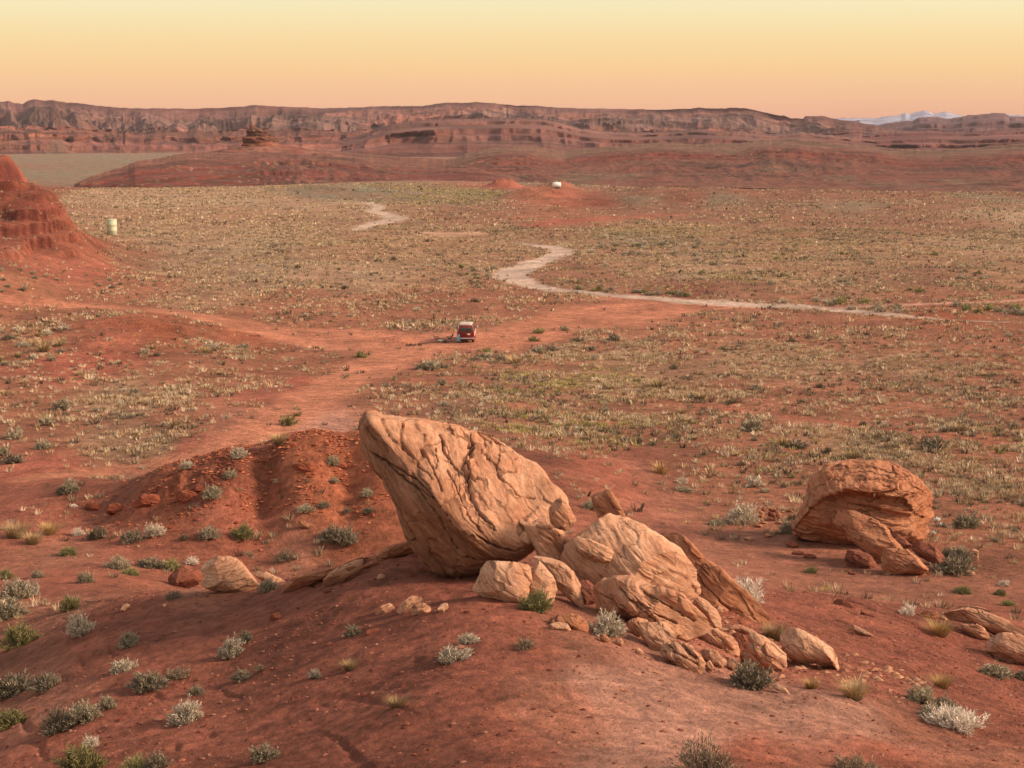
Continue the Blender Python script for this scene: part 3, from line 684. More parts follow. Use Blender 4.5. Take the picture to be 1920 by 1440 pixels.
# snow-covered mountains
M_SNOW, n, b = new_mat('snow_rock')
geo = nd(n, 'ShaderNodeNewGeometry')
no = nd(n, 'ShaderNodeTexNoise', {'Scale': 0.006, 'Detail': 6.0, 'Roughness': 0.7}); n.links.new(geo.outputs['Position'], no.inputs['Vector'])
rm = mixc(n, 'MIX', mrange(n, no.outputs[0], 0.42, 0.56, 0, 1), (0.22, 0.22, 0.31, 1), (0.36, 0.37, 0.47, 1))
n.links.new(rm, b.inputs['Base Color'])
range_mesh('snowy_mountains', 1540, 2060, 420, [(1540,226),(1570,222),(1600,221),(1640,221),(1670,217),(1690,215),(1698,211),(1706,213),(1722,209),(1735,206),(1742,207),(1750,212),(1775,210),(1790,214),(1815,219),(1840,222),(1870,219),(1888,214),(1905,215),(2060,222)],
    8600, 9600, 5, lambda t, a: t ** 0.8, 80, lambda t, a, h: 120 * ridge(a / 300, t * 2, o=4, seed=401), lambda t, a, h, x, y, z: np.ones(x.shape + (3,)) * .6, M_SNOW, 'pale snow covered mountains far off on the horizon', 400, 2.5)

# ------------------------------------------------------------------ sandstone
def rock_material(name, base, pale, dark, pale_amt=0.5, dark_amt=0.5):
    m, n, b = new_mat(name)
    at = nd(n, 'ShaderNodeAttribute', attribute_name='bed')
    v = at.outputs['Vector']
    def noise(sc, det=6, rough=0.6, scale=(1, 1, 1)):
        mp = nd(n, 'ShaderNodeMapping'); mp.inputs['Scale'].default_value = scale
        n.links.new(v, mp.inputs[0])
        x = nd(n, 'ShaderNodeTexNoise', {'Scale': sc, 'Detail': det, 'Roughness': rough, 'Distortion': 0.4})
        n.links.new(mp.outputs[0], x.inputs['Vector']); return x.outputs[0]
    big = noise(0.9, 4); bands = noise(1.6, 6, 0.65, (0.35, 0.35, 3.0)); fine = noise(7, 8, 0.75, (0.6, 0.6, 1.8)); spots = noise(4.5, 5, 0.75)
    col = mixc(n, 'MIX', mrange(n, big, 0.38, 0.62, 0, 1), base + (1,), tuple(c * f for c, f in zip(base, (0.86, 0.74, 0.68))) + (1,))
    col = mixc(n, 'MIX', mrange(n, bands, 0.52, 0.68, 0, dark_amt), col, dark + (1,))
    col = mixc(n, 'MIX', mrange(n, spots, 0.56, 0.68, 0, pale_amt), col, pale + (1,))
    va = nd(n, 'ShaderNodeAttribute', attribute_name='varnish_shade')
    col = mixc(n, 'MIX', va.outputs['Fac'], col, (0.185, 0.085, 0.048, 1))  # browner where rock is varnished and its shade is painted in
    f = mrange(n, fine, 0.3, 0.7, 0.70, 1.28)
    cmb = nd(n, 'ShaderNodeCombineColor'); [n.links.new(f, cmb.inputs[q]) for q in range(3)]
    col = mixc(n, 'MULTIPLY', 1.0, col, cmb.outputs[0])
    # the joints modelled in the surface get a darker colour
    cr_ = nd(n, 'ShaderNodeAttribute', attribute_name='joint')
    col = mixc(n, 'MIX', cr_.outputs['Fac'], col, tuple(c * 0.5 for c in dark) + (1,))
    n.links.new(col, b.inputs['Base Color'])
    hsum = nd(n, 'ShaderNodeMath', operation='ADD'); n.links.new(fine, hsum.inputs[0]); n.links.new(noise(2.2, 8, 0.7, (0.4, 0.4, 4.0)), hsum.inputs[1])
    bp = nd(n, 'ShaderNodeBump', {'Strength': 1.0, 'Distance': 0.07}); n.links.new(hsum.outputs[0], bp.inputs['Height'])
    n.links.new(bp.outputs[0], b.inputs['Normal'])
    return m
M_ROCK = rock_material('tan_sandstone', (0.58, 0.305, 0.19), (0.70, 0.47, 0.33), (0.24, 0.10, 0.055))
M_ROCKL = rock_material('light_sandstone', (0.62, 0.35, 0.225), (0.74, 0.52, 0.38), (0.34, 0.155, 0.09), 0.6, 0.35)
M_ROCKR = rock_material('red_sandstone', (0.45, 0.20, 0.112), (0.56, 0.30, 0.19), (0.17, 0.06, 0.035), 0.4, 0.65)
M_LEDGE = rock_material('ledge_rock', (0.30, 0.088, 0.048), (0.40, 0.14, 0.08), (0.12, 0.035, 0.022), 0.3, 0.6)
M_ROCKD = rock_material('dull_red_sandstone', (0.27, 0.095, 0.06), (0.40, 0.20, 0.13), (0.13, 0.05, 0.035), 0.4, 0.5)

CAMP = np.array([0, 0, CAM_Z])
def unit(v):
    v = np.asarray(v, float); return v / np.linalg.norm(v)
def vnormals(V, F):
    a = V[F[:, 0]]; b = V[F[:, 1]]; c = V[F[:, 2]]; d = V[F[:, 3]]
    fn = np.cross(c - a, d - b)
    N = np.zeros_like(V)
    for k in range(4):
        np.add.at(N, F[:, k], fn)
    return N / (np.linalg.norm(N, axis=1, keepdims=True) + 1e-12)

def rock(name, label, px, base=None, n=None, lean=0.5, tf=0.25, tb=0.35, p=4.5, cuts=7, amp=0.03, bed=(0.3, 0, 1), strata=0.03, sscale=5.0, grow=1.05, block=0.032, cells=None,
         cracks=(), mat=None, seed=1, hfun=None, group=None, cat='rock', nt_=None, soft=1, sink=0.0, push=0.0, kind_name=None, varnish_shade=None):
    """A rock whose outline, seen from the photographer's place, follows px (photo pixels). It has its own place on the
    ground (base pixel), a mid plane with normal n, a front thickness tf and back thickness tb as shares of its size."""
    px = np.array(px, float)
    if base is None:
        k = int(np.argmax(px[:, 1])); base = px[k]
    B = hit(*base)
    tocam = unit([-B[0], -B[1], 0])
    if n is None:
        n = unit(tocam * (1 - lean) + np.array([0, 0, 1.0]) * lean)
    else:
        n = unit(n)
    B = B - tocam * push
    e1 = unit(np.cross([0, 0, 1.0], n)) if abs(n[2]) < 0.999 else np.array([1.0, 0, 0])
    if np.dot(e1, [1, 0, 0]) < 0: e1 = -e1
    e2 = np.cross(n, e1)
    if e2[2] < 0: e2 = -e2
    P = []
    for q in px:
        d = ray(*q); t = np.dot(B - CAMP, n) / np.dot(d, n)
        P.append(CAMP + d * t - B)
    P = np.array(P); Q = np.stack([P @ e1, P @ e2], 1)
    # centre and radial outline
    A = 0; c = np.zeros(2)
    for i in range(len(Q)):
        a_, b_ = Q[i], Q[(i + 1) % len(Q)]; cr2 = a_[0] * b_[1] - a_[1] * b_[0]; A += cr2; c += (a_ + b_) * cr2
    c /= 3 * A
    size = math.sqrt(abs(A) / 2)
    NT = nt_ or int(np.clip(90 + size * 90, 84, 420)); NR = max(20, NT // 4)
    th = np.linspace(0, 2 * math.pi, NT, endpoint=False)
    dirs = np.stack([np.cos(th), np.sin(th)], 1)
    Rad = np.zeros(NT)
    for i in range(len(Q)):
        a_ = Q[i] - c; b_ = Q[(i + 1) % len(Q)] - c; e = b_ - a_
        den = dirs[:, 0] * e[1] - dirs[:, 1] * e[0]
        den = np.where(np.abs(den) < 1e-12, 1e-12, den)
        t = (a_[0] * e[1] - a_[1] * e[0]) / den
        s = (a_[0] * dirs[:, 1] - a_[1] * dirs[:, 0]) / den
        ok = (s >= -1e-6) & (s <= 1 + 1e-6) & (t > 0)
        Rad = np.where(ok, np.maximum(Rad, t), Rad)
    Rad *= grow
    for _ in range(soft):
        Rad = (np.roll(Rad, 1) + 2 * Rad + np.roll(Rad, -1)) / 4
    ph = np.linspace(0, math.pi / 2, NR)
    tt = np.sin(ph) ** 0.9
    prof = np.maximum(1 - tt ** p, 0) ** (1 / p)
    ab = c + tt[:, None, None] * (dirs * Rad[:, None])[None]
    Tf = tf * size; Tb = tb * size
    hf = Tf * prof[:, None] * np.ones(NT)
    if hfun is not None:
        # px-space position of every front vertex of the mid plane, to shape facets where the photograph shows them
        W0 = B + ab[..., 0, None] * e1 + ab[..., 1, None] * e2 - CAMP
        dd = W0[..., 1] * CT - W0[..., 2] * ST
        uu = 960 + FPX * W0[..., 0] / dd; vv = 720 - FPX * (W0[..., 2] * CT + W0[..., 1] * ST) / dd
        hf = hfun(uu, vv, hf, size)
    front = ab[..., 0, None] * e1 + ab[..., 1, None] * e2 + hf[..., None] * n
    bk = ab[1:-1]; hb = -Tb * prof[1:-1, None] * np.ones(NT)
    back = (bk[..., 0, None] * e1 + bk[..., 1, None] * e2 + hb[..., None] * n)[::-1]
    V = np.concatenate([front, back], 0)
    nr = V.shape[0]
    F = grid_faces(nr, NT, wrap=True)
    V = V.reshape(-1, 3).copy()
    # orientation check
    Nn = vnormals(V, F)
    if np.mean(Nn[:NT * NR] @ n) < 0:
        F = F[:, ::-1]; Nn = -Nn
    cen = c[0] * e1 + c[1] * e2
    ex0 = [np.ptp(V @ e1), np.ptp(V @ e2)]
    mn0 = [(V @ e1).min(), (V @ e2).min()]
    # broken faces
    r_ = np.random.default_rng(seed)
    for k in range(cuts * 2):
        tg = r_.normal(size=3); tg -= (tg @ n) * n
        q = unit(r_.uniform(.25, 1.1) * n + unit(tg)) if k % 3 else unit(r_.normal(size=3))
        pr = (V - cen) @ q
        lim = np.quantile(pr, r_.uniform(0.89, 0.97) if k % 3 else r_.uniform(0.96, 0.99))
        ex = np.maximum(pr - lim, 0)
        V -= (ex * 0.9)[:, None] * q
    if cuts:
        for k, e_ in enumerate((e1, e2)):
            pr = V @ e_; s_ = ex0[k] / np.ptp(pr)
            V += ((mn0[k] + (pr - pr.min()) * s_) - pr)[:, None] * e_
    Nn = vnormals(V, F)
    # bedding
    bz = unit(bed); bx = unit(np.cross([0.3, 1, 0.1], bz)); by = np.cross(bz, bx)
    Wp = V + B * 0.37 + seed * 3.1
    bc = np.stack([Wp @ bx, Wp @ by, Wp @ bz], 1)
    wz = bc[:, 2] + 0.16 * fbm(bc[:, 0] / 1.3, bc[:, 1] / 1.3, bc[:, 2] / 1.3, o=3, seed=seed % 40)
    lay1 = fbm(bc[:, 0] * 0.35, bc[:, 1] * 0.35, wz * sscale, o=4, seed=seed % 37 + 2, gain=0.6)
    stepn = np.tanh(3.0 * lay1)
    D = strata * size * 0.55 * stepn * (0.45 + 0.8 * np.clip(fbm(bc[:, 0] / 1.6, bc[:, 1] / 1.6, bc[:, 2] / 1.2, o=2, seed=seed % 31) + 0.4, 0, 1))
    D += amp * size * fbm(bc[:, 0] * 1.4, bc[:, 1] * 1.4, bc[:, 2] * 1.8, o=4, seed=seed % 29 + 5)
    D += 0.012 * fbm(bc[:, 0] * 9, bc[:, 1] * 9, bc[:, 2] * 12, o=3, seed=seed % 23)
    joint = min(1, strata / .03) * 0.75 * sstep(0.55, 0.9, -lay1 * 2.2) * sstep(0.0, 0.5, fbm(bc[:, 0], bc[:, 1], bc[:, 2] * 2, o=2, seed=seed % 19 + 3))
    # blocky fracture: cells along the beds, each broken off at its own level
    ns = cells or int(18 + size * 26)
    sel = V[r_.integers(0, len(V), ns)] ; sb = np.stack([(sel + B * .37 + seed * 3.1) @ bx, (sel + B * .37 + seed * 3.1) @ by, (sel + B * .37 + seed * 3.1) @ bz], 1)
    am = np.array([.55, .55, 1.7])
    q1 = bc * am + 0.10 * size ** .5 * np.stack([fbm(bc[:, 0] * 2.5, bc[:, 1] * 2.5, bc[:, 2] * 2.5, o=3, seed=k + 60) for k in range(3)], 1); sb = sb * am
    d1 = np.full(len(V), 1e9); d2 = d1.copy(); ci = np.zeros(len(V), int)
    for k in range(ns):
        dk = ((q1 - sb[k]) ** 2).sum(1); m_ = dk < d1
        d2 = np.where(m_, d1, np.minimum(d2, dk)); ci = np.where(m_, k, ci); d1 = np.where(m_, dk, d1)
    off_ = r_.normal(size=ns) * .5; grd = r_.normal(size=(ns, 3)) * .55
    edge = np.sqrt(d2) - np.sqrt(d1)
    D += block * size * (off_[ci] + ((q1 - sb[ci]) * grd[ci]).sum(1) / max(size, .3)) * sstep(0, .03 * size ** .5, edge)
    ej = (r_.random(ns) < .45)[ci] * (1 - sstep(0.0, 0.035 * size ** .5, edge))
    D -= 0.012 * size ** .5 * ej
    joint = np.maximum(joint, .7 * ej)
    if len(cracks):
        W = V + B - CAMP
        dd = W[:, 1] * CT - W[:, 2] * ST
        uu = 960 + FPX * W[:, 0] / dd; vv = 720 - FPX * (W[:, 2] * CT + W[:, 1] * ST) / dd
        fr = (np.arange(len(V)) < NT * (NR + 2))
        jw = 1.2 * fbm(uu / 7, vv / 7, o=3, seed=4)
        mpp = np.linalg.norm(B - CAMP) / FPX
        for ck in cracks:
            pts, wpx, dep = ck[0], ck[1], ck[2]
            d = seg_dist(uu + 3 * fbm(uu / 12, vv / 12, seed=8), vv + 3 * fbm(uu / 12, vv / 12, seed=9), pts) + jw
            wpx = wpx * .5
            g = np.exp(-(np.maximum(d, 0) / wpx) ** 2) * fr
            D -= dep * g
            joint = np.maximum(joint, 0.85 * np.exp(-(np.maximum(d, 0) / (wpx * 0.9)) ** 2) * fr)
            if len(ck) > 3:                       # a step: the side below the line stands lower
                pa = np.array(pts, float)
                j = np.clip(np.searchsorted(pa[:, 1], vv) - 1, 0, len(pa) - 2)
                xc = pa[j, 0] + (pa[j + 1, 0] - pa[j, 0]) * np.clip((vv - pa[j, 1]) / (pa[j + 1, 1] - pa[j, 1] + 1e-6), 0, 1)
                inr = sstep(pa[0, 1] - 12, pa[0, 1] + 12, vv) * (1 - sstep(pa[-1, 1] - 25, pa[-1, 1] + 25, vv))
                side = np.where(ck[3] > 0, uu - xc, xc - uu)
                D -= ck[4] * sstep(0, 5, side) * (1 - sstep(18, 80, side)) * inr * fr
    varn_shade = np.zeros(len(V))
    if varnish_shade is not None:
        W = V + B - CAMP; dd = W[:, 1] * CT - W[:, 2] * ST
        varn_shade = varnish_shade(960 + FPX * W[:, 0] / dd, 720 - FPX * (W[:, 2] * CT + W[:, 1] * ST) / dd, bc)
    V = V + Nn * D[:, None]
    V[:, 2] -= sink
    o = mesh_np(kind_name or name, V, F, mat or M_ROCK, attrs={'bed': bc, 'joint': joint, 'varnish_shade': varn_shade})
    o.location = tuple(float(q) for q in B)
    tag(o, label, cat, group)
    return o

def Z(x0, y0, s, pts):                              # outline noted on an enlargement of the photograph
    return [(x0 + a * s, y0 + b * s) for a, b in pts]
Za = lambda pts: Z(640, 740, 480 / 1819, pts)       # big boulder
Zb = lambda pts: Z(860, 900, 740 / 1920, pts)       # rock pile
Zc = lambda pts: Z(1400, 820, 520 / 1920, pts)      # right hand boulder
Zd = lambda pts: Z(280, 1000, 560 / 1920, pts)      # stones on the left of the ridge

# the big leaning boulder
big = Za([(165,128),(215,122),(290,140),(400,155),(520,165),(640,185),(740,200),(840,222),(905,262),(945,262),(1000,268),(1110,330),(1230,400),(1320,455),(1400,485),(1450,540),(1490,610),(1560,670),(1610,740),(1655,860),(1668,900),
          (1600,960),(1480,1010),(1390,1080),(1250,1170),(1130,1200),(1020,1225),(920,1265),(840,1285),(750,1275),(660,1235),(580,1165),(520,1090),(480,1010),(450,960),(410,850),(385,770),(330,660),(290,580),(220,520),(170,440),(130,350),(120,260),(135,190)])
def big_h(u, v, h, size):
    # crest of the boulder runs from its tip down to the right; the lit face falls away right, the brown face left and under
    ax, ay, bx, by = 690., 785., 935., 1035.
    L = math.hypot(bx - ax, by - ay); nx, ny = (by - ay) / L, -(bx - ax) / L
    q = (u - ax) * nx + (v - ay) * ny                # >0 on the right
    m = 50 / FPX
    H = size * 0.62
    crest = H * (0.45 + 0.55 * sstep(790, 960, v))
    pr = crest - 0.66 * np.maximum(q - 6, 0) * m - 0.004 * np.maximum(q - 90, 0) ** 1.35 * m
    pl = crest - 0.95 * np.maximum(-q, 0) * m
    under = H * 1.15 - 0.9 * np.maximum(v - 1000, 0) * m * 1.2
    k = 0.12
    a = -np.log(np.exp(-np.minimum(pr, pl) / k) + np.exp(-under / k)) * k
    dome = h / (0.25 * size) * size * 0.66
    return -np.log(np.exp(-a / k) + np.exp(-dome / k)) * k * sstep(-0.02, 0.1, h / size * 1.0) + 0.0
big_cracks = [
    (Za([(230,420),(360,520),(500,640),(620,790),(740,960),(820,1100)]), 3.0, 0.10),
    (Za([(760,520),(800,600),(850,700),(900,800),(960,900),(1010,980)]), 2.4, 0.08),
    (Za([(900,360),(940,350),(945,385),(890,430),(885,480),(905,560),(910,640),(950,740),(985,830),(1040,900),(1090,960)]), 3.0, 0.16, -1, 0.10),
    (Za([(920,280),(925,320),(945,350)]), 3.0, 0.14),
    (Za([(1020,420),(1075,470),(1105,510),(1115,570),(1170,620),(1215,660),(1240,710),(1300,722),(1380,720)]), 2.6, 0.12),
    (Za([(160,165),(180,240),(205,300),(240,325)]), 2.5, 0.12),
    (Za([(290,160),(300,210),(350,290),(420,350),(500,420),(560,500),(640,600)]), 2.6, 0.12),
    (Za([(450,170),(430,230),(430,330),(470,390),(560,480)]), 2.4, 0.12),
    (Za([(560,380),(600,430),(640,500),(680,590),(720,680)]), 3.0, 0.14),
    (Za([(690,290),(720,330),(735,400),(800,480),(850,560)]), 2.4, 0.10),
    (Za([(670,380),(680,460),(670,520)]), 2.0, 0.08),
    (Za([(190,400),(260,450),(340,490),(430,540),(540,620),(640,730),(760,850)]), 3.0, 0.12),
    (Za([(400,560),(500,640),(640,740),(760,860),(840,960)]), 2.5, 0.08),
    (Za([(960,1000),(1040,1060),(1120,1090),(1240,1110),(1300,1090)]), 3.5, 0.15),
    (Za([(860,1160),(980,1190),(1100,1190),(1250,1160)]), 2.5, 0.1),
]
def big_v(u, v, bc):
    # desert varnished underside facing left, its shade painted in too, streaked along the beds
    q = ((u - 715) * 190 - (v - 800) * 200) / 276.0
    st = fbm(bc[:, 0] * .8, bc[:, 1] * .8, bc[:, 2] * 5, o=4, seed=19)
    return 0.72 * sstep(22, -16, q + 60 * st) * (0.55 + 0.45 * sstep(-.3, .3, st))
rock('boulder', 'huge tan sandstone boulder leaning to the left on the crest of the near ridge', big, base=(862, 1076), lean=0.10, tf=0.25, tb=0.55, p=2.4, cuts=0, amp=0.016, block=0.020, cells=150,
     bed=(0.62, -0.25, 0.55), strata=0.016, sscale=5.5, cracks=big_cracks, grow=1.0, mat=M_ROCK, seed=17, hfun=big_h, varnish_shade=big_v, cat='boulder', nt_=620, soft=1, push=0.6)

G_P = 'sandstone blocks piled against the big leaning boulder'
def pile(name, label, pts, base, seed, **k):
    k.setdefault('bed', (0.55, -0.2, 0.75)); k.setdefault('lean', 0.5)
    rock(name, label, Zb(pts), base=base, seed=seed, group=G_P, **k)
# base pixels say where each block stands
pile('boulder', 'large pale domed boulder in the middle of the rock pile', [(540,215),(590,188),(640,190),(700,222),(760,250),(830,265),(900,292),(970,325),(1040,368),(1100,425),(1140,490),(1160,560),(1150,620),(1060,640),(940,600),(840,560),(740,530),(660,490),(600,460),(550,405),(512,355),(528,260)],
     (1190, 1135), 31, lean=0.52, tf=0.42, tb=0.5, p=2.2, cuts=3, amp=0.035, strata=0.025, mat=M_ROCKL, cat='boulder', block=.014)
pile('flat_rock', 'small oval flat rock resting on top of the pale domed boulder', [(565,310),(600,288),(660,295),(720,325),(755,360),(745,388),(700,395),(640,375),(585,345)], (1118, 1100), 33, lean=0.35, tf=0.35, tb=0.3, cuts=2, mat=M_ROCKL, push=-2.9, grow=1.1)
pile('slab', 'leaning brown slab wedged between the big boulder and the pale domed boulder', [(298,205),(315,178),(350,172),(400,185),(450,225),(495,260),(525,300),(522,360),(545,420),(548,452),(500,448),(440,400),(390,360),(365,320),(335,270)], (1055, 1085), 35, lean=0.22, tf=0.22, tb=0.3, p=4, cuts=5, mat=M_ROCK, push=-2.3)
pile('rock', 'small upright rounded rock propped against the right side of the big boulder', [(440,140),(470,95),(495,85),(520,110),(545,150),(570,190),(545,215),(520,245),(480,232),(450,200)], (1060, 1085), 37, lean=0.15, tf=0.4, tb=0.5, p=2.3, cuts=3, mat=M_ROCK, push=-2.8, block=.012)
pile('slab', 'thin standing slab alone behind the pile with its tip leaning left', [(650,110),(665,75),(700,60),(740,100),(780,160),(812,215),(822,258),(770,250),(720,230),(680,165)], (1175, 1092), 39, n=(-0.35, -0.8, 0.35), tf=0.15, tb=0.18, p=5, cuts=4, mat=M_ROCKR, push=1.2, grow=1.2)
pile('slab', 'long brown fin of rock standing on edge behind the pale domed boulder', [(890,250),(905,238),(960,262),(1030,310),(1090,355),(1140,405),(1185,448),(1240,490),(1300,545),(1360,590),(1420,640),(1480,700),(1470,722),(1400,722),(1300,715),(1230,690),(1180,640),(1130,560),(1080,480),(1000,400),(930,330)],
     (1400, 1178), 41, n=(-0.30, -0.85, 0.45), tf=0.14, tb=0.2, p=5, cuts=4, strata=0.03, mat=M_ROCKR, push=0.6,
     cracks=[(Zb([(1150,440),(1200,520),(1270,590),(1330,640),(1420,700)]), 2.2, 0.07)])
pile('block', 'rounded pale block with a flat base at the lower left of the pile', [(72,485),(95,455),(130,422),(175,404),(230,406),(290,418),(338,425),(345,500),(330,580),(310,612),(250,600),(180,568),(120,545),(85,515)], (965, 1128), 43, lean=0.4, tf=0.45, tb=0.5, p=2.6, cuts=4, mat=M_ROCKL)
pile('block', 'narrow wedge block standing behind the olive tuft in the pile', [(335,430),(350,400),(375,398),(410,430),(450,480),(475,530),(468,580),(430,620),(370,610),(338,540)], (1020, 1135), 45, lean=0.4, tf=0.4, tb=0.4, p=2.6, cuts=4, mat=M_ROCKL)
pile('slab', 'narrow tan slab sloping down to the right over the wedge block', [(365,372),(385,355),(430,375),(480,420),(530,470),(570,530),(605,575),(600,605),(575,605),(520,560),(460,510),(410,450),(380,410)], (1085, 1138), 47, lean=0.45, tf=0.25, tb=0.3, p=3.5, cuts=4, mat=M_ROCK, push=-0.3)
pile('rock', 'low brown rounded rock half buried right of the narrow sloping slab', [(560,510),(600,490),(650,500),(675,540),(665,590),(620,610),(585,590)], (1105, 1135), 49, lean=0.5, tf=0.35, tb=0.5, p=2.3, cuts=2, mat=M_ROCKD)
pile('block', 'long layered block with a rough broken side in front of the domed boulder', [(665,560),(680,505),(720,478),(780,460),(850,478),(920,520),(1000,560),(1070,600),(1140,650),(1200,690),(1230,712),(1215,742),(1150,735),(1080,755),(1010,725),(930,670),(860,640),(780,630),(690,610)],
     (1230, 1185), 51, lean=0.45, tf=0.38, tb=0.45, p=3.2, cuts=6, amp=0.05, strata=0.07, sscale=4.0, mat=M_ROCK,
     cracks=[(Zb([(780,520),(830,580),(900,640),(960,680)]), 2.4, 0.12), (Zb([(870,600),(960,650),(1060,700)]), 2.4, 0.12), (Zb([(900,540),(1000,600),(1120,670),(1200,712)]), 2.2, 0.10), (Zb([(700,560),(800,610),(880,640)]), 2.2, .08)])
pile('slab', 'smooth tongue of rock lying along the right side of the layered block', [(1015,520),(1060,525),(1130,560),(1190,590),(1235,630),(1262,680),(1275,712),(1235,705),(1190,665),(1130,620),(1060,570)], (1330, 1180), 53, lean=0.5, tf=0.45, tb=0.4, p=2.3, cuts=2, mat=M_ROCKL, push=0.3)
pile('rock', 'small dark red rock lodged where the layered block meets the domed boulder', [(820,465),(850,438),(890,455),(908,492),(880,510),(835,498)], (1200, 1130), 55, lean=0.5, tf=0.4, tb=0.4, cuts=4, mat=M_ROCKD, push=-0.3)
pile('flat_rock', 'flat red stone lying on bare soil left of the silver shrub', [(437,660),(470,648),(540,662),(600,690),(628,708),(610,722),(540,715),(470,705),(440,690)], (1060, 1178), 57, lean=0.6, tf=0.22, tb=0.2, p=4, cuts=5, strata=0.08, mat=M_ROCKR)
pile('flat_rock', 'thin pale stone under the flat red stone', [(432,700),(470,695),(530,710),(545,722),(480,728),(436,720)], (1050, 1182), 59, lean=0.6, tf=0.2, tb=0.2, p=4, cuts=4, mat=M_ROCKL)
pile('block', 'squarish block at the upper end of the long split slab', [(820,690),(850,675),(920,672),(925,690),(885,730),(878,762),(845,745),(825,715)], (1195, 1195), 61, lean=0.45, tf=0.35, tb=0.4, p=4, cuts=5, mat=M_ROCK)
pile('slab', 'smooth orange upper half of the long split slab', [(890,695),(930,688),(990,710),(1030,735),(1058,770),(1010,790),(985,805),(975,835),(945,820),(915,780),(880,735)], (1235, 1222), 63, lean=0.55, tf=0.25, tb=0.3, p=4, cuts=4, amp=0.02, mat=M_ROCK)
pile('slab', 'splintered lower half of the long split slab with parallel cracks', [(985,805),(1010,775),(1060,772),(1110,800),(1160,840),(1200,880),(1195,950),(1150,930),(1090,900),(1030,865),(990,835)], (1310, 1262), 65, lean=0.55, tf=0.25, tb=0.3, p=4, cuts=5, strata=0.06, mat=M_ROCK,
     cracks=[(Zb([(1010,800),(1060,840),(1110,865),(1180,905)]), 2.0, 0.08), (Zb([(1060,790),(1110,830),(1170,880)]), 2.0, 0.07), (Zb([(1090,800),(1140,850),(1190,885)]), 1.6, .06)])
pile('slab', 'pointed layered tongue of rock overhanging the lower end of the pile', [(1145,722),(1180,715),(1240,740),(1300,770),(1350,810),(1365,838),(1340,868),(1310,860),(1250,830),(1190,800),(1160,760)], (1370, 1225), 67, lean=0.45, tf=0.4, tb=0.4, p=3, cuts=4, strata=0.08, mat=M_ROCK)
pile('rock', 'angular orange rock under the overhanging tongue', [(1180,820),(1215,815),(1270,850),(1305,880),(1280,912),(1240,900),(1205,870)], (1345, 1250), 69, lean=0.5, tf=0.35, tb=0.4, p=4, cuts=6, mat=M_ROCK)
pile('rock', 'small tilted stone below the angular orange rock', [(1200,885),(1225,880),(1240,915),(1225,940),(1200,920)], (1325, 1265), 71, lean=0.5, tf=0.4, tb=0.4, cuts=4, mat=M_ROCK)
pile('rock', 'grey brown rounded rock sheltered under a thin curved slab', [(1305,755),(1350,745),(1400,760),(1430,790),(1420,830),(1380,845),(1335,828),(1305,790)], (1395, 1215), 73, lean=0.45, tf=0.4, tb=0.4, p=2.3, cuts=3, mat=M_ROCKD)
pile('slab', 'thin curved slab roofing the grey brown rounded rock', [(1272,728),(1300,715),(1370,718),(1430,735),(1452,758),(1420,765),(1380,748),(1320,745),(1280,745)], (1410, 1200), 75, lean=0.6, tf=0.4, tb=0.3, p=3, cuts=2, mat=M_ROCK)
pile('block', 'knobbly rounded block at the lower right end of the pile', [(1370,850),(1420,835),(1440,800),(1425,770),(1455,755),(1500,775),(1550,810),(1590,845),(1592,900),(1570,935),(1520,938),(1470,905),(1400,895)], (1445, 1258), 77, lean=0.45, tf=0.45, tb=0.4, p=2.6, cuts=4, amp=0.05, mat=M_ROCK)
pile('boulder', 'pale pointed boulder lying apart right of the pile', [(1565,745),(1600,728),(1650,735),(1700,765),(1760,800),(1815,845),(1848,890),(1850,915),(1835,922),(1790,905),(1720,885),(1650,885),(1605,860),(1580,825)], (1545, 1255), 79, lean=0.45, tf=0.4, tb=0.4, p=2.6, cuts=4, mat=M_ROCKL, cat='boulder', block=.014)
pile('rock', 'small flat stone half hidden by the dark green shrub', [(1298,885),(1325,872),(1370,900),(1388,925),(1350,935),(1310,915)], (1378, 1258), 81, lean=0.5, tf=0.35, tb=0.3, cuts=4, mat=M_ROCK)
pile('flat_rock', 'pale sliver of stone below the dark green shrub', [(1515,988),(1545,995),(1590,1022),(1615,1042),(1580,1038),(1535,1012)], (1470, 1300), 83, lean=0.6, tf=0.2, tb=0.2, p=4, cuts=4, mat=M_ROCKL)
pile('rock', 'small rust coloured stone below the silver shrub', [(685,755),(715,750),(735,775),(730,795),(705,780)], (1140, 1205), 85, lean=0.5, tf=0.4, tb=0.3, cuts=4, mat=M_ROCKR)
pile('rock', 'small round tan stone second from the silver shrub', [(760,775),(785,770),(802,790),(795,808),(768,798)], (1160, 1210), 87, lean=0.5, tf=0.5, tb=0.4, p=2.4, cuts=3, mat=M_ROCK)
pile('rock', 'small oblong tan stone alone below the long split slab', [(858,825),(880,820),(898,838),(892,853),(865,845)], (1200, 1228), 89, lean=0.5, tf=0.5, tb=0.4, p=2.4, cuts=3, mat=M_ROCK)
pile('rock', 'little grey stone in the gap left of the domed boulder', [(555,435),(580,430),(600,450),(592,472),(562,468)], (1082, 1095), 91, lean=0.5, tf=0.5, tb=0.4, p=2.4, cuts=3, mat=M_ROCKL)

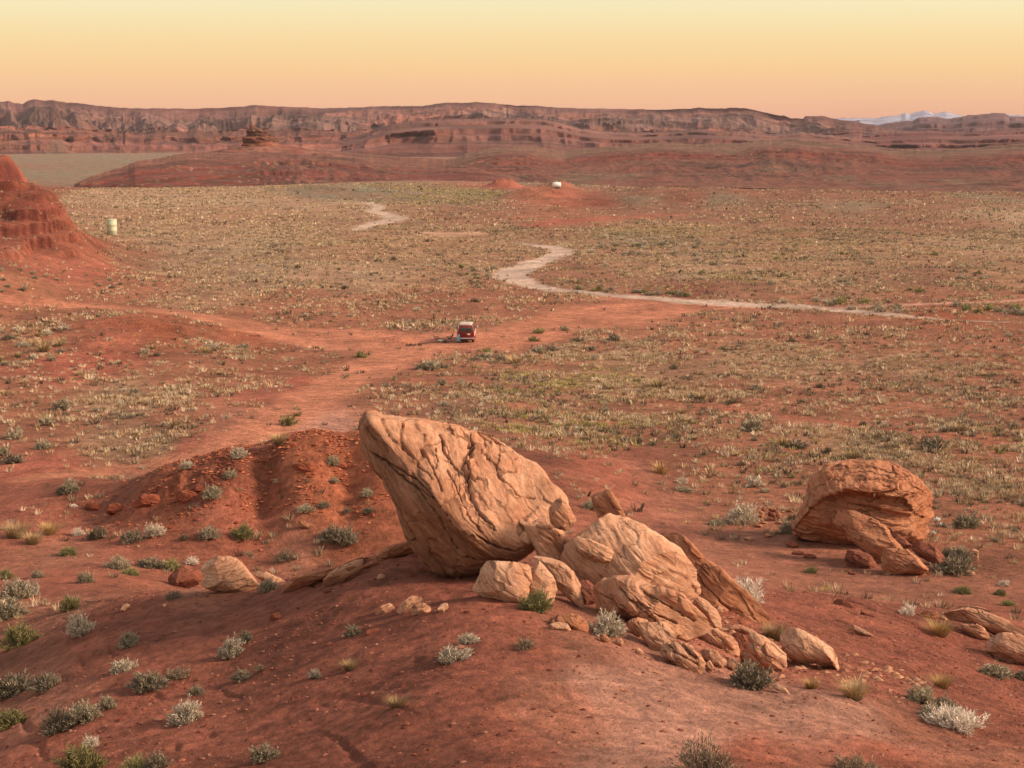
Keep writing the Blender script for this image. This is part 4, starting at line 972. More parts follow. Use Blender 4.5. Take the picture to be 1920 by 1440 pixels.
# stones along the ridge crest, left of the boulder
def left(name, label, pts, base, seed, **k):
    k.setdefault('bed', (-0.3, -0.1, 0.9)); k.setdefault('group', 'stones along the near ridge left of the big boulder')
    rock(name, label, Zd(pts), base=base, seed=seed, **k)
left('boulder', 'smooth orange boulder with a pointed right end on the left of the ridge crest', [(350,215),(372,172),(430,155),(510,158),(580,175),(640,205),(680,250),(705,310),(735,362),(730,380),(640,380),(560,372),(470,350),(390,345),(335,310),(365,270)], (440, 1110), 101, lean=0.4, tf=0.35, tb=0.5, p=2.8, cuts=4, amp=0.03, strata=0.012, mat=M_ROCKL, cat='boulder', block=.010)
left('rock', 'pinkish mottled rock touching the left side of the smooth orange boulder', [(125,320),(150,280),(200,235),(240,215),(300,235),(345,265),(340,300),(290,325),(230,345),(165,350)], (345, 1102), 103, lean=0.45, tf=0.35, tb=0.4, p=3, cuts=6, mat=M_ROCKD)
left('slab', 'narrow slab lying on its side right of the smooth orange boulder', [(670,232),(700,232),(760,262),(830,300),(885,325),(870,338),(800,330),(730,295),(690,260)], (500, 1098), 105, lean=0.4, tf=0.35, tb=0.4, p=2.6, cuts=3, mat=M_ROCKL, push=0.5)
left('slab', 'long dark slab curving up the ridge crest with a shadowed underside', [(835,385),(870,345),(930,300),(980,262),(1020,230),(1090,205),(1160,185),(1230,165),(1310,150),(1390,142),(1450,150),(1440,172),(1380,170),(1290,175),(1220,200),(1150,250),(1080,275),(1030,320),(950,350),(880,378)], (590, 1100), 107, lean=0.3, tf=0.3, tb=0.4, p=3, cuts=2, strata=0.05, mat=M_ROCKR, sink=0.0)
left('rock', 'torpedo shaped tan rock in front of the long dark slab', [(1120,300),(1150,262),(1210,225),(1280,190),(1340,175),(1370,180),(1365,215),(1310,262),(1240,300),(1180,325),(1135,325)], (630, 1094), 109, lean=0.4, tf=0.5, tb=0.4, p=2.3, cuts=2, mat=M_ROCK, push=-0.2)
left('slab', 'broad brown slab running under the foot of the big boulder', [(1460,165),(1475,130),(1540,100),(1610,75),(1680,58),(1730,70),(1760,110),(1700,125),(1640,140),(1600,165),(1530,168)], (740, 1045), 111, lean=0.35, tf=0.3, tb=0.4, p=3, cuts=3, strata=0.04, mat=M_ROCKR)
left('rock', 'thin brown stone lying below the broad slab', [(1340,222),(1380,205),(1450,178),(1510,172),(1500,190),(1440,212),(1370,235)], (695, 1062), 113, lean=0.4, tf=0.4, tb=0.3, p=2.6, cuts=2, mat=M_ROCKR)
left('rock', 'small pink stone alone on the red slope below the long slab', [(768,545),(790,522),(825,512),(850,530),(845,552),(800,562)], (515, 1162), 115, lean=0.5, tf=0.4, tb=0.4, cuts=4, mat=M_ROCKD)
left('rock', 'tan stone with a dark hollow in the middle of the small half buried row', [(1590,510),(1620,460),(1680,415),(1740,398),(1755,420),(1700,460),(1660,515),(1610,520)], (755, 1150), 117, lean=0.45, tf=0.4, tb=0.4, cuts=4, mat=M_ROCK)
left('rock', 'leftmost stone of the small half buried row', [(1455,515),(1490,475),(1550,455),(1575,480),(1560,515),(1500,525)], (715, 1152), 119, lean=0.45, tf=0.35, tb=0.4, cuts=4, mat=M_ROCK)
left('rock', 'lumpy stone third in the small half buried row', [(1680,520),(1690,475),(1740,450),(1800,470),(1810,505),(1740,525)], (785, 1152), 121, lean=0.45, tf=0.4, tb=0.4, cuts=4, mat=M_ROCK)
left('rock', 'pale pointed stone at the right end of the small half buried row', [(1840,505),(1870,465),(1915,442),(1920,480),(1890,505)], (828, 1147), 123, lean=0.45, tf=0.4, tb=0.4, cuts=5, mat=M_ROCKL)
left('flat_rock', 'flat brown stone under the half buried row beside the dark sprig', [(1380,650),(1420,630),(1490,615),(1480,635),(1420,660),(1390,670)], (690, 1190), 125, lean=0.55, tf=0.3, tb=0.3, cuts=4, mat=M_ROCKD)
left('rock', 'small pale stone just below the foot of the big boulder', [(1460,285),(1480,262),(1515,268),(1512,290),(1480,300)], (713, 1085), 127, lean=0.45, tf=0.4, tb=0.4, cuts=4, mat=M_ROCKL)
left('flat_rock', 'thin flat stone lying under the torpedo shaped rock', [(1112,375),(1150,358),(1200,350),(1190,368),(1140,382)], (618, 1110), 129, lean=0.55, tf=0.3, tb=0.3, cuts=3, mat=M_ROCKD)
left('rock', 'small pink stone near the left end of the ridge crest', [(85,465),(95,452),(110,460),(105,475),(92,478)], (309, 1138), 131, lean=0.5, tf=0.4, tb=0.4, cuts=3, mat=M_ROCKL)
rock('rock', 'pale pink stone alone on the far left of the near slope', [(226,1145),(230,1136),(242,1132),(244,1138),(234,1146)], (235, 1145), seed=133, lean=0.5, tf=0.4, tb=0.3, cuts=3, mat=M_ROCKL, group='stones along the near ridge left of the big boulder')

# the red boulder on the flat to the right
rb = Zc([(335,665),(338,600),(350,540),(385,470),(430,400),(440,330),(460,270),(510,215),(580,190),(680,172),(800,172),(880,165),(950,178),(1020,205),(1090,240),(1150,290),(1215,345),(1265,400),(1298,470),(1292,540),(1240,580),(1225,640),(1215,695),(1130,690),(1000,700),(900,720),(760,740),(650,745),(540,720),(440,700),(350,690)])
def rb_h(u, v, h, size):
    # arched lip over a hollow: the cap bulges, the belly is recessed, the left foot comes forward again
    x = (u - 1400) / 0.2708; y = (v - 820) / 0.2708
    lip = np.interp(x, [330, 450, 560, 680, 850, 1000, 1100, 1200, 1300], [640, 470, 390, 345, 370, 400, 440, 520, 560])
    below = y - lip
    rec = sstep(-12, 30, below) * (1 - 0.55 * sstep(130, 260, below)) * sstep(430, 600, x)
    out = h * 1.25 + 0.05 * size * sstep(-120, -10, below) * (below < 0)
    cap = sstep(0, 160, lip - y)
    out = out * (1 - 0.30 * cap) - 0.19 * size * rec * np.clip(h / (0.3 * size), 0, 1)
    return out
rock('boulder', 'domed red boulder with wavy layers and a hollow underside on the flat to the right', rb, base=(1610, 1018), lean=0.14, tf=0.42, tb=0.5, p=2.4, cuts=2, amp=0.03,
     bed=(0.08, -0.35, 1), block=.016, strata=0.05, sscale=5, grow=1.02, mat=M_ROCKR, seed=143, hfun=rb_h, cat='boulder', nt_=420, soft=1,
     cracks=[(Zc([(450,370),(560,300),(680,250),(800,240),(950,270),(1050,330),(1150,390),(1260,410)]), 1.8, 0.10), (Zc([(480,280),(620,215),(800,200),(950,225),(1080,290),(1200,360)]), 1.6, 0.09),
             (Zc([(600,300),(760,290),(900,300),(1000,350),(1090,420)]), 1.6, .08), (Zc([(1000,220),(1100,280),(1200,360),(1260,405)]), 1.8, .10), (Zc([(1110,440),(1090,460),(1140,510),(1220,560)]), 1.6, .08)])
G_R = 'slabs and stones around the domed red boulder'
def right(name, label, pts, base, seed, **k):
    rock(name, label, Zc(pts), base=base, seed=seed, group=k.pop('group', G_R), **k)
right('slab', 'long orange slab leaning out from the hollow of the domed red boulder', [(628,540),(650,513),(720,512),(790,535),(860,575),(930,620),(1000,670),(1050,720),(1100,765),(1060,785),(960,785),(925,800),(915,835),(880,838),(820,790),(760,740),(700,660),(650,590)], (1650, 1060), 145, lean=0.45, tf=0.25, tb=0.3, p=3.5, cuts=5, mat=M_ROCKR)
right('block', 'wide orange block at the foot of the long leaning slab', [(932,800),(960,782),(1050,780),(1120,790),(1190,830),(1240,870),(1258,905),(1190,930),(1100,930),(1030,945),(968,960),(945,900)], (1662, 1078), 147, lean=0.4, tf=0.3, tb=0.35, p=4, cuts=5, mat=M_ROCKR)
right('rock', 'knob of rock at the upper left edge of the long leaning slab', [(590,560),(605,532),(630,535),(645,590),(665,640),(640,630),(600,600)], (1572, 1040), 149, lean=0.35, tf=0.4, tb=0.4, cuts=3, mat=M_ROCKR, push=0.5)
right('slab', 'dark edged slab right of the long leaning slab', [(1000,655),(1040,665),(1100,705),(1145,745),(1125,780),(1080,760),(1020,710)], (1700, 1055), 151, lean=0.4, tf=0.3, tb=0.3, p=4, cuts=4, mat=M_ROCKD, push=0.4)
right('slab', 'grey pink slab lying right of the wide orange block', [(1145,715),(1200,720),(1290,760),(1360,820),(1390,880),(1350,895),(1270,860),(1200,810),(1160,760)], (1760, 1062), 153, lean=0.5, tf=0.25, tb=0.3, p=3.5, cuts=5, mat=M_ROCKD)
right('rock', 'squat brown rock in shade left of the long leaning slab', [(680,840),(700,785),(760,770),(820,800),(880,850),(900,895),(850,910),(760,900),(690,885)], (1610, 1065), 155, lean=0.4, tf=0.35, tb=0.4, cuts=5, mat=M_ROCKD)
right('rock', 'pale upright stone at the right end of the shrubs by the red boulder', [(1555,850),(1560,790),(1580,770),(1605,800),(1605,845),(1580,865)], (1830, 1052), 157, lean=0.3, tf=0.4, tb=0.4, cuts=3, mat=M_ROCKL)
right('rock', 'small pale stone beyond the long shadowed shrub by the red boulder', [(1510,935),(1535,920),(1585,940),(1580,955),(1530,955)], (1820, 1078), 159, lean=0.5, tf=0.4, tb=0.3, cuts=4, mat=M_ROCKL)
for i, (pts, lb) in enumerate([([(315,800),(360,788),(425,795),(430,808),(370,815),(320,815)], 'upper of the two thin stones on the soil left of the hollow'),
                               ([(385,820),(430,808),(485,822),(470,835),(400,838)], 'lower of the two thin stones on the soil left of the hollow'),
                               ([(120,690),(130,655),(160,668),(168,690)], 'small peaked stone on the flat left of the red boulder'),
                               ([(0,700),(5,690),(50,690),(52,705),(20,718)], 'flat pale stone farthest left of the red boulder'),
                               ([(265,740),(300,715),(350,725),(360,755),(310,765)], 'dull stone at the left foot of the red boulder'),
                               ([(700,940),(720,928),(765,938),(762,952),(715,952)], 'little stone lying out in front of the shaded brown rock')]):
    q = Zc(pts); right('stone', lb, pts, (sum(a for a, b in q) / len(q), max(b for a, b in q)), 161 + i, lean=0.5, tf=0.3, tb=0.3, cuts=4, mat=M_ROCKD if i != 3 else M_ROCKL)
# dry stacked stones beside the red boulder
Ze = lambda pts: Z(1380, 920, 140 / 1680, pts)
wall = [('dark red stone on the top row of the small stacked wall, leftmost', [(560,400),(600,375),(660,390),(680,450),(640,470),(580,440)], M_ROCKD),
        ('dark red stone in the middle of the top row of the stacked wall', [(720,420),(760,395),(860,400),(910,430),(880,480),(780,470)], M_ROCKD),
        ('upright pointed stone at the left of the stacked wall', [(500,590),(530,480),(580,420),(630,470),(640,560),(600,620),(540,610)], M_ROCKR),
        ('broad brown stone in the middle of the stacked wall', [(710,480),(800,470),(890,510),(900,570),(830,600),(730,560)], M_ROCKD),
        ('thick square stone at the right of the stacked wall', [(900,570),(915,480),(980,455),(1020,500),(1010,600),(950,640)], M_ROCKR),
        ('thin pale capstone right of the square stone in the wall', [(1000,470),(1060,455),(1110,470),(1090,495),(1020,500)], M_ROCKL),
        ('dark slab at the right end of the stacked wall by the boulder', [(1100,440),(1200,430),(1330,470),(1320,490),(1200,480),(1110,465)], M_ROCKD),
        ('tan wedge stone low at the left of the stacked wall', [(490,640),(520,610),(600,630),(630,680),(560,690),(500,680)], M_ROCK),
        ('thin pale slab low in the middle of the stacked wall', [(710,610),(780,590),(860,620),(850,650),(760,640)], M_ROCKL),
        ('bright flat slab lying below the stacked wall', [(860,720),(900,695),(1040,695),(1050,730),(960,745),(880,740)], M_ROCKL),
        ('long flat stone below the tan wedge stone', [(490,725),(600,710),(720,720),(710,745),(600,745)], M_ROCK),
        ('dark red stone on the ground left below the stacked wall', [(380,800),(450,745),(600,760),(590,800),(480,830)], M_ROCKR),
        ('peaked tan stone on the ground below the stacked wall', [(625,1050),(680,950),(740,960),(790,1020),(720,1050)], M_ROCK),
        ('flat pink stone on the ground left of the peaked tan stone', [(170,1060),(240,1040),(410,1055),(400,1085),(260,1110),(180,1095)], M_ROCKL)]
for i, (lb, pts, mt) in enumerate(wall):
    q = Ze(pts); yb = max(b for a, b in q)
    rock('stone', lb, q, base=(sum(a for a, b in q) / len(q), max(yb, 978) if i < 9 else yb), seed=181 + i, lean=0.35, tf=0.5, tb=0.6, p=3.5, cuts=5, mat=mt, cat='stone', group='dry stacked stones beside the red boulder', nt_=48)
# rocks at the right edge of the near slope
G_E = 'rocks at the right edge of the near slope'
right('slab', 'long grey tan slab sloping down at the right edge of the photo', [(1360,1195),(1450,1172),(1560,1180),(1680,1215),(1790,1270),(1880,1330),(1960,1400),(1960,1440),(1880,1385),(1800,1350),(1720,1320),(1620,1280),(1500,1235),(1400,1220)], (1840, 1195), 201, lean=0.45, tf=0.3, tb=0.4, p=3, cuts=3, strata=0.05, mat=M_ROCK, group=G_E)
right('slab', 'thin pale slab resting on the back of the long grey tan slab', [(1440,1168),(1500,1160),(1590,1172),(1680,1200),(1700,1215),(1600,1195),(1500,1182)], (1830, 1185), 203, lean=0.6, tf=0.3, tb=0.3, p=3, cuts=2, mat=M_ROCKL, group=G_E, push=0.2)
right('slab', 'rough lower ledge under the long grey tan slab', [(1620,1270),(1700,1300),(1800,1345),(1880,1385),(1820,1395),(1760,1385),(1700,1350),(1640,1300)], (1870, 1200), 205, lean=0.35, tf=0.4, tb=0.4, p=3, cuts=5, strata=0.08, mat=M_ROCKD, group=G_E)
right('flat_rock', 'flat pointed orange rock below the rough ledge at the right edge', [(1485,1305),(1520,1288),(1590,1295),(1650,1325),(1685,1362),(1660,1385),(1600,1390),(1540,1360),(1500,1330)], (1830, 1197), 207, lean=0.5, tf=0.3, tb=0.3, p=3.5, cuts=4, mat=M_ROCK, group=G_E)
rock('boulder', 'broad flat topped brown boulder cut by the right edge of the photo', [(1848,1205),(1858,1192),(1885,1190),(1915,1193),(1945,1205),(1960,1225),(1945,1243),(1905,1244),(1870,1230),(1852,1218)], base=(1895, 1243), seed=209, lean=0.4, tf=0.4, tb=0.4, p=3, cuts=4, mat=M_ROCK, group=G_E, cat='boulder')
right('rock', 'hollowed red rock at the left end of the rocks by the right edge', [(1185,1245),(1200,1215),(1260,1200),(1320,1205),(1335,1240),(1300,1260),(1240,1250)], (1742, 1158), 211, lean=0.35, tf=0.35, tb=0.4, cuts=3, mat=M_ROCKR, group=G_E)
right('rock', 'pale broken rock between the hollowed red rock and the long slab', [(1335,1255),(1345,1215),(1375,1208),(1400,1240),(1385,1268)], (1768, 1162), 213, lean=0.35, tf=0.35, tb=0.4, cuts=5, mat=M_ROCKL, group=G_E)
right('flat_rock', 'long pale splinter of rock on the open slope right of the pile', [(710,1300),(760,1305),(830,1345),(882,1380),(840,1375),(770,1345),(720,1325)], (1615, 1192), 215, lean=0.6, tf=0.25, tb=0.25, p=3, cuts=3, mat=M_ROCKL, group=G_E)
right('slab', 'dark tilted ledge on the rim of the near slope above the pale splinter', [(600,1135),(625,1115),(680,1130),(730,1165),(790,1200),(780,1215),(720,1190),(650,1160)], (1590, 1138), 217, lean=0.4, tf=0.3, tb=0.4, p=3.5, cuts=4, strata=.06, mat=M_ROCKD, group=G_E)
right('slab', 'second dark ledge running down from the rim ledge', [(790,1205),(840,1215),(900,1255),(910,1268),(850,1250),(790,1225)], (1630, 1155), 219, lean=0.4, tf=0.3, tb=0.4, p=3.5, cuts=4, strata=.06, mat=M_ROCKD, group=G_E)
rock('slab', 'red plate of rock on the mound slope behind the ridge', [(558,975),(575,980),(592,990),(585,993),(568,986)], base=(577, 993), seed=221, lean=0.5, tf=0.25, tb=0.3, cuts=3, mat=M_ROCKR, group='stones on the red mound')
# ledges breaking out of the mound
for i, (pts, lb) in enumerate([([(330,925),(345,918),(368,925),(375,935),(350,943),(332,936)], 'dark overhanging ledge below the grey shrub on the red mound'),
                               ([(355,912),(372,908),(392,918),(385,924),(366,920)], 'thin rock plate just above the dark ledge on the red mound'),
                               ([(200,952),(215,943),(235,946),(238,956),(220,962),(205,960)], 'lowest left ledge of crumbling rock on the red mound'),
                               ([(160,948),(172,942),(196,950),(194,958),(175,957)], 'leftmost low ledge of crumbling rock on the red mound'),
                               ([(250,935),(268,925),(300,928),(312,940),(290,950),(262,948)], 'rough central ledge of crumbling rock on the red mound'),
                               ([(545,872),(562,864),(590,872),(600,882),(575,888),(552,882)], 'broken orange rock high on the right of the red mound'),
                               ([(610,868),(640,866),(672,872),(668,880),(635,878)], 'flat rock plate near the top right of the red mound')]):
    rock('rock_ledge', lb, pts, base=(sum(a for a, b in pts) / len(pts), max(b for a, b in pts)), seed=231 + i, lean=0.35, tf=0.16, tb=0.9, p=4, cuts=6, strata=0.1, amp=0.08, mat=M_LEDGE, cat='rock ledge', group='stones on the red mound')

# the balanced butte on the red ridge
def butte():
    d0 = 1150.0; B = at_d(486, 276, d0)
    B[2] -= 3
    o = empty('sandstone_butte', B)
    tag(o, 'dark layered butte tower standing on the low red ridge', 'butte')
    pts = [(452,270),(456,264),(460,262),(461,250),(466,246),(464,238),(470,233),(469,228),(474,227),(480,231),(486,234),(493,236),(500,240),(506,247),(513,252),(518,258),(524,263),(536,267),(540,272),(520,275),(480,276)]
    c = np.array([487.0, 262.0])
    m_ = d0 / FPX
    NT, NR = 200, 60
    # stacked, ledged tower: half width at each height from the outline
    ys = np.linspace(277, 226, NR)
    poly_ = np.array(pts, float)
    V = []
    for y in ys:
        xs = []
        for i in range(len(poly_)):
            a, b = poly_[i], poly_[(i + 1) % len(poly_)]
            if (a[1] - y) * (b[1] - y) <= 0 and a[1] != b[1]:
                xs.append(a[0] + (b[0] - a[0]) * (y - a[1]) / (b[1] - a[1]))
        lo, hi = (min(xs), max(xs)) if len(xs) > 1 else (470, 475)
        mid_, hw = (lo + hi) / 2, max((hi - lo) / 2, 0.6)
        th = np.linspace(0, 2 * math.pi, NT, endpoint=False)
        led = 1 + 0.03 * math.tanh(4 * math.sin((276 - y) * 1.05)) + 0.22 * fbm(np.cos(th) * 2.2, np.sin(th) * 2.2, np.full(NT, y / 7.0), o=4, seed=251)
        ex = 1.12 * hw * m_ * led
        V.append(np.stack([(mid_ - 486) * m_ + ex * np.cos(th), 0.75 * ex * np.sin(th), np.full(NT, (276 - y) * m_ + 0.0)], 1))
    V = np.array(V)
    topc = V[-1].mean(0)
    V = np.concatenate([V.reshape(-1, 3), np.tile(topc + [0, 0, .3], (NT, 1))], 0)
    F = grid_faces(NR + 1, NT, wrap=True)
    hn = vnoise(V[:, 2] * 0.55, V[:, 0] * 0.03, seed=253)
    cc = mixcol((0.23, 0.085, 0.055), (0.12, 0.045, 0.035), sstep(0, .5, hn))
    mesh_np('tower', V, F, M_RIDGE, parent=o, attrs={'soil': np.concatenate([cc, np.ones((len(cc), 1))], 1)}, smooth=False)
    # skirt of fallen rock
    NT, NR = 160, 30
    th = np.linspace(0, 2 * math.pi, NT, endpoint=False)
    V = []
    for k in range(NR):
        f = k / (NR - 1)
        rr_ = (16 + 34 * f) * (1 + 0.12 * ridge(np.cos(th) * 3, np.sin(th) * 3, o=3, seed=255))
        V.append(np.stack([2 + rr_ * np.cos(th) * (1 + .15 * (np.cos(th) > 0)), rr_ * 0.8 * np.sin(th), 3.6 * (1 - f) ** 1.25 - 3.2 * f + 0 * th], 1))
    V = np.concatenate([np.tile([[2, 0, 3.8]], (NT, 1))] + V, 0)
    cc = mixcol((0.225, 0.072, 0.052), (0.26, 0.11, 0.08), sstep(-.4, .4, fbm(V[:, 0] / 9, V[:, 1] / 9, o=3, seed=257)))
    mesh_np('talus', V, grid_faces(NR + 1, NT, wrap=True)[:, ::-1], M_RIDGE, parent=o, attrs={'soil': np.concatenate([cc, np.ones((len(cc), 1))], 1)})
butte()

# ------------------------------------------------------------------ plants
def leaf_material(name, rnd=0.25):
    m, n, b = new_mat(name)
    at = nd(n, 'ShaderNodeAttribute', attribute_name='tint')
    oi = nd(n, 'ShaderNodeObjectInfo')
    f = mrange(n, oi.outputs['Random'], 0, 1, 1 - rnd, 1 + rnd)
    cmb = nd(n, 'ShaderNodeCombineColor'); [n.links.new(f, cmb.inputs[q]) for q in range(3)]
    n.links.new(mixc(n, 'MULTIPLY', 1.0, at.outputs['Color'], cmb.outputs[0]), b.inputs['Base Color'])
    b.inputs['Specular IOR Level'].default_value = 0.05
    return m
M_LEAF = leaf_material('plant_leaf')
M_TWIG = leaf_material('plant_twig', 0.15)
def frames(D, r_):
    a = np.cross(D, r_.normal(size=D.shape)); a /= np.linalg.norm(a, axis=1, keepdims=True) + 1e-9
    return a
def shrub_parts(seed, cols, twig, nstem=80, nleaf=24, leaf=(0.075, 0.016), h=0.62, spread=1.0, fill=0.35, curl=0.2, flat=0.0):
    """unit wide dome of twigs with narrow leaves; returns leaf and twig arrays"""
    r_ = np.random.default_rng(seed)
    ph = r_.uniform(0, 2 * math.pi, nstem); el = np.arccos(1 - r_.random(nstem) * 0.97)       # from the vertical
    lump = 0.74 + 0.34 * fbm(np.cos(ph) * 1.4 + seed, np.sin(ph) * 1.4, el * 1.6, o=2, seed=seed % 40) + 0.12 * r_.normal(size=nstem)
    tip = np.stack([0.5 * np.sin(el) * np.cos(ph) * spread, 0.5 * np.sin(el) * np.sin(ph) * spread, h * (np.cos(el) * (1 - flat) + 0.06)], 1) * np.clip(lump, .45, 1.15)[:, None]
    base = tip * np.array([0.10, 0.10, 0]) + r_.normal(size=(nstem, 3)) * np.array([.02, .02, 0])
    ctrl = base * 0.5 + tip * np.array([0.62, 0.62, 0.35])
    s = r_.uniform(fill, 1.03, (nstem, nleaf)) ** 0.8
    def bez(s):
        s = s[..., None]; return (1 - s) ** 2 * base[:, None] + 2 * s * (1 - s) * ctrl[:, None] + s * s * tip[:, None]
    P = bez(s).reshape(-1, 3) + r_.normal(size=(nstem * nleaf, 3)) * 0.022
    D = (tip - ctrl)[:, None].repeat(nleaf, 1).reshape(-1, 3)
    D = D / np.linalg.norm(D, axis=1, keepdims=True) + r_.normal(size=P.shape) * 0.55 + np.array([0, 0, curl])
    D /= np.linalg.norm(D, axis=1, keepdims=True)
    A = frames(D, r_)
    L = leaf[0] * r_.uniform(.6, 1.3, len(P))[:, None]; W_ = leaf[1] * r_.uniform(.7, 1.3, len(P))[:, None]
    V = np.stack([P - A * W_ * .5, P + A * W_ * .5, P + D * L + A * W_ * .35, P + D * L - A * W_ * .35], 1).reshape(-1, 3)
    V[:, 2] = np.maximum(V[:, 2], 0.0)
    c = np.array(cols)[r_.integers(0, len(cols), len(P))] * 1.18 * r_.uniform(.75, 1.2, (len(P), 1))
    C4 = np.concatenate([c, np.ones((len(c), 1))], 1).repeat(4, 0)
    F = np.arange(len(P) * 4).reshape(-1, 4)
    # twigs: three sided tapering tubes
    ss = np.linspace(0, 1, 5)[None].repeat(nstem, 0); Q = bez(ss)
    rad = (0.010 * (1 - ss * .8))[..., None]
    u1 = np.array([1, 0, 0.0]); u2 = np.array([-.5, .87, 0]); u3 = np.array([-.5, -.87, 0])
    TV = np.stack([Q + rad * u1, Q + rad * u2, Q + rad * u3], 2).reshape(-1, 3)
    TF = []
    b0 = (np.arange(nstem) * 15)[:, None, None]; k = (np.arange(4) * 3)[None, :, None]
    for a in range(3):
        a2 = (a + 1) % 3
        TF.append(np.stack(np.broadcast_arrays(b0 + k + a, b0 + k + a2, b0 + k + 3 + a2, b0 + k + 3 + a), -1).reshape(-1, 4))
    TF = np.concatenate(TF)
    TC = np.tile(np.array(list(twig) + [1.0]), (len(TV), 1))
    return V, F, C4, TV, TF, TC
def grass_parts(seed, low, high, nb=150, h=0.75, lean=0.5, w_=0.014, base_r=0.12):
    r_ = np.random.default_rng(seed)
    ph = r_.uniform(0, 2 * math.pi, nb); rr = base_r * np.sqrt(r_.random(nb))
    B = np.stack([rr * np.cos(ph), rr * np.sin(ph), 0 * ph], 1)
    ln = np.abs(r_.normal(size=nb)) * lean * 0.6 + lean * .25
    az_ = ph + r_.normal(size=nb) * .5
    H = h * r_.uniform(.5, 1.05, nb)
    T = B + np.stack([np.cos(az_) * ln * H, np.sin(az_) * ln * H, H], 1)
    Mid = B * .5 + T * .5 + np.stack([0 * ph, 0 * ph, H * .12], 1)
    A = np.stack([-np.sin(az_), np.cos(az_), 0 * ph], 1) * w_ / 2 * r_.uniform(.6, 1.4, nb)[:, None]
    V = np.stack([B - A, B + A, Mid + A * .9, Mid - A * .9, T + A * .25, T - A * .25], 1).reshape(-1, 3)
    i = np.arange(nb)[:, None] * 6
    F = np.concatenate([i + np.array([0, 1, 2, 3]), i + np.array([3, 2, 4, 5])])
    lo = np.array(low); hi = np.array(high); k = r_.uniform(.8, 1.2, (nb, 1))
    Cc = np.stack([lo * k, lo * k, (lo * .4 + hi * .6) * k, (lo * .4 + hi * .6) * k, hi * k, hi * k], 1).reshape(-1, 3)
    return V, F, np.concatenate([Cc, np.ones((len(Cc), 1))], 1)
KINDS = {
    'silver': dict(cols=[(.56, .47, .36), (.46, .38, .29), (.34, .27, .20)], twig=(.22, .17, .12)),
    'white': dict(cols=[(.66, .56, .47), (.54, .45, .37)], twig=(.30, .24, .19), leaf=(.10, .012), nleaf=20),
    'grey': dict(cols=[(.31, .26, .18), (.24, .20, .135), (.38, .31, .22)], twig=(.16, .12, .09)),
    'dark': dict(cols=[(.21, .17, .12), (.27, .22, .155), (.15, .115, .08)], twig=(.10, .07, .055)),
    'green': dict(cols=[(.20, .175, .07), (.27, .23, .10), (.15, .13, .065)], twig=(.13, .10, .06), leaf=(.09, .012)),
    'olive': dict(cols=[(.26, .24, .10), (.33, .28, .13), (.19, .18, .08)], twig=(.15, .11, .07), leaf=(.10, .012)),
    'brown': dict(cols=[(.20, .145, .10), (.15, .11, .075), (.25, .19, .13)], twig=(.15, .10, .07), leaf=(.08, .010), nleaf=14),
}
PROTO = {}
def proto(kind, lod, var):
    key = (kind, lod, var)
    if key in PROTO: return PROTO[key]
    sd_ = sum(ord(ch) for ch in kind) * 7 + var * 13 + lod
    if kind in ('straw', 'gold'):
        lo, hi = ((.16, .14, .08), (.50, .33, .17)) if kind == 'straw' else ((.30, .2, .09), (.55, .35, .15))
        nb = {0: 420, 1: 90, 2: 34}[lod]
        V, F, Cc = grass_parts(sd_, lo, hi, nb=nb, h=.62, lean=.95, w_={0: .014, 1: .035, 2: .07}[lod], base_r=.24)
        me = mesh_data('tuft', V, F, Cc, M_LEAF)
        PROTO[key] = (me, None); return PROTO[key]
    k = dict(KINDS[kind]); cols = k.pop('cols'); twig = k.pop('twig')
    if lod == 0:
        k.setdefault('nleaf', 30); k['nstem'] = 110
    elif lod == 1:
        k['nleaf'] = 14; k['nstem'] = 44; k['leaf'] = (.11, .034)
    else:
        k['nleaf'] = 7; k['nstem'] = 26; k['leaf'] = (.16, .075)
    if var == 3: k['h'] = .36
    V, F, Cc, TV, TF, TC = shrub_parts(sd_, cols, twig, **k)
    if lod == 0:
        PROTO[key] = (mesh_data('foliage', V, F, Cc, M_LEAF), mesh_data('branches', TV, TF, TC, M_TWIG))
    else:
        V2 = np.concatenate([V, TV]); F2 = np.concatenate([F, TF + len(V)]); C2 = np.concatenate([Cc, TC])
        PROTO[key] = (mesh_data('shrub', V2, F2, C2, M_LEAF), None)
    return PROTO[key]
def mesh_data(name, V, F, Cc, mat):
    o = mesh_np(name, V, F, mat, smooth=False, attrs={'tint': Cc})
    me = o.data; bpy.data.objects.remove(o); return me
_tilt = random.Random(5)
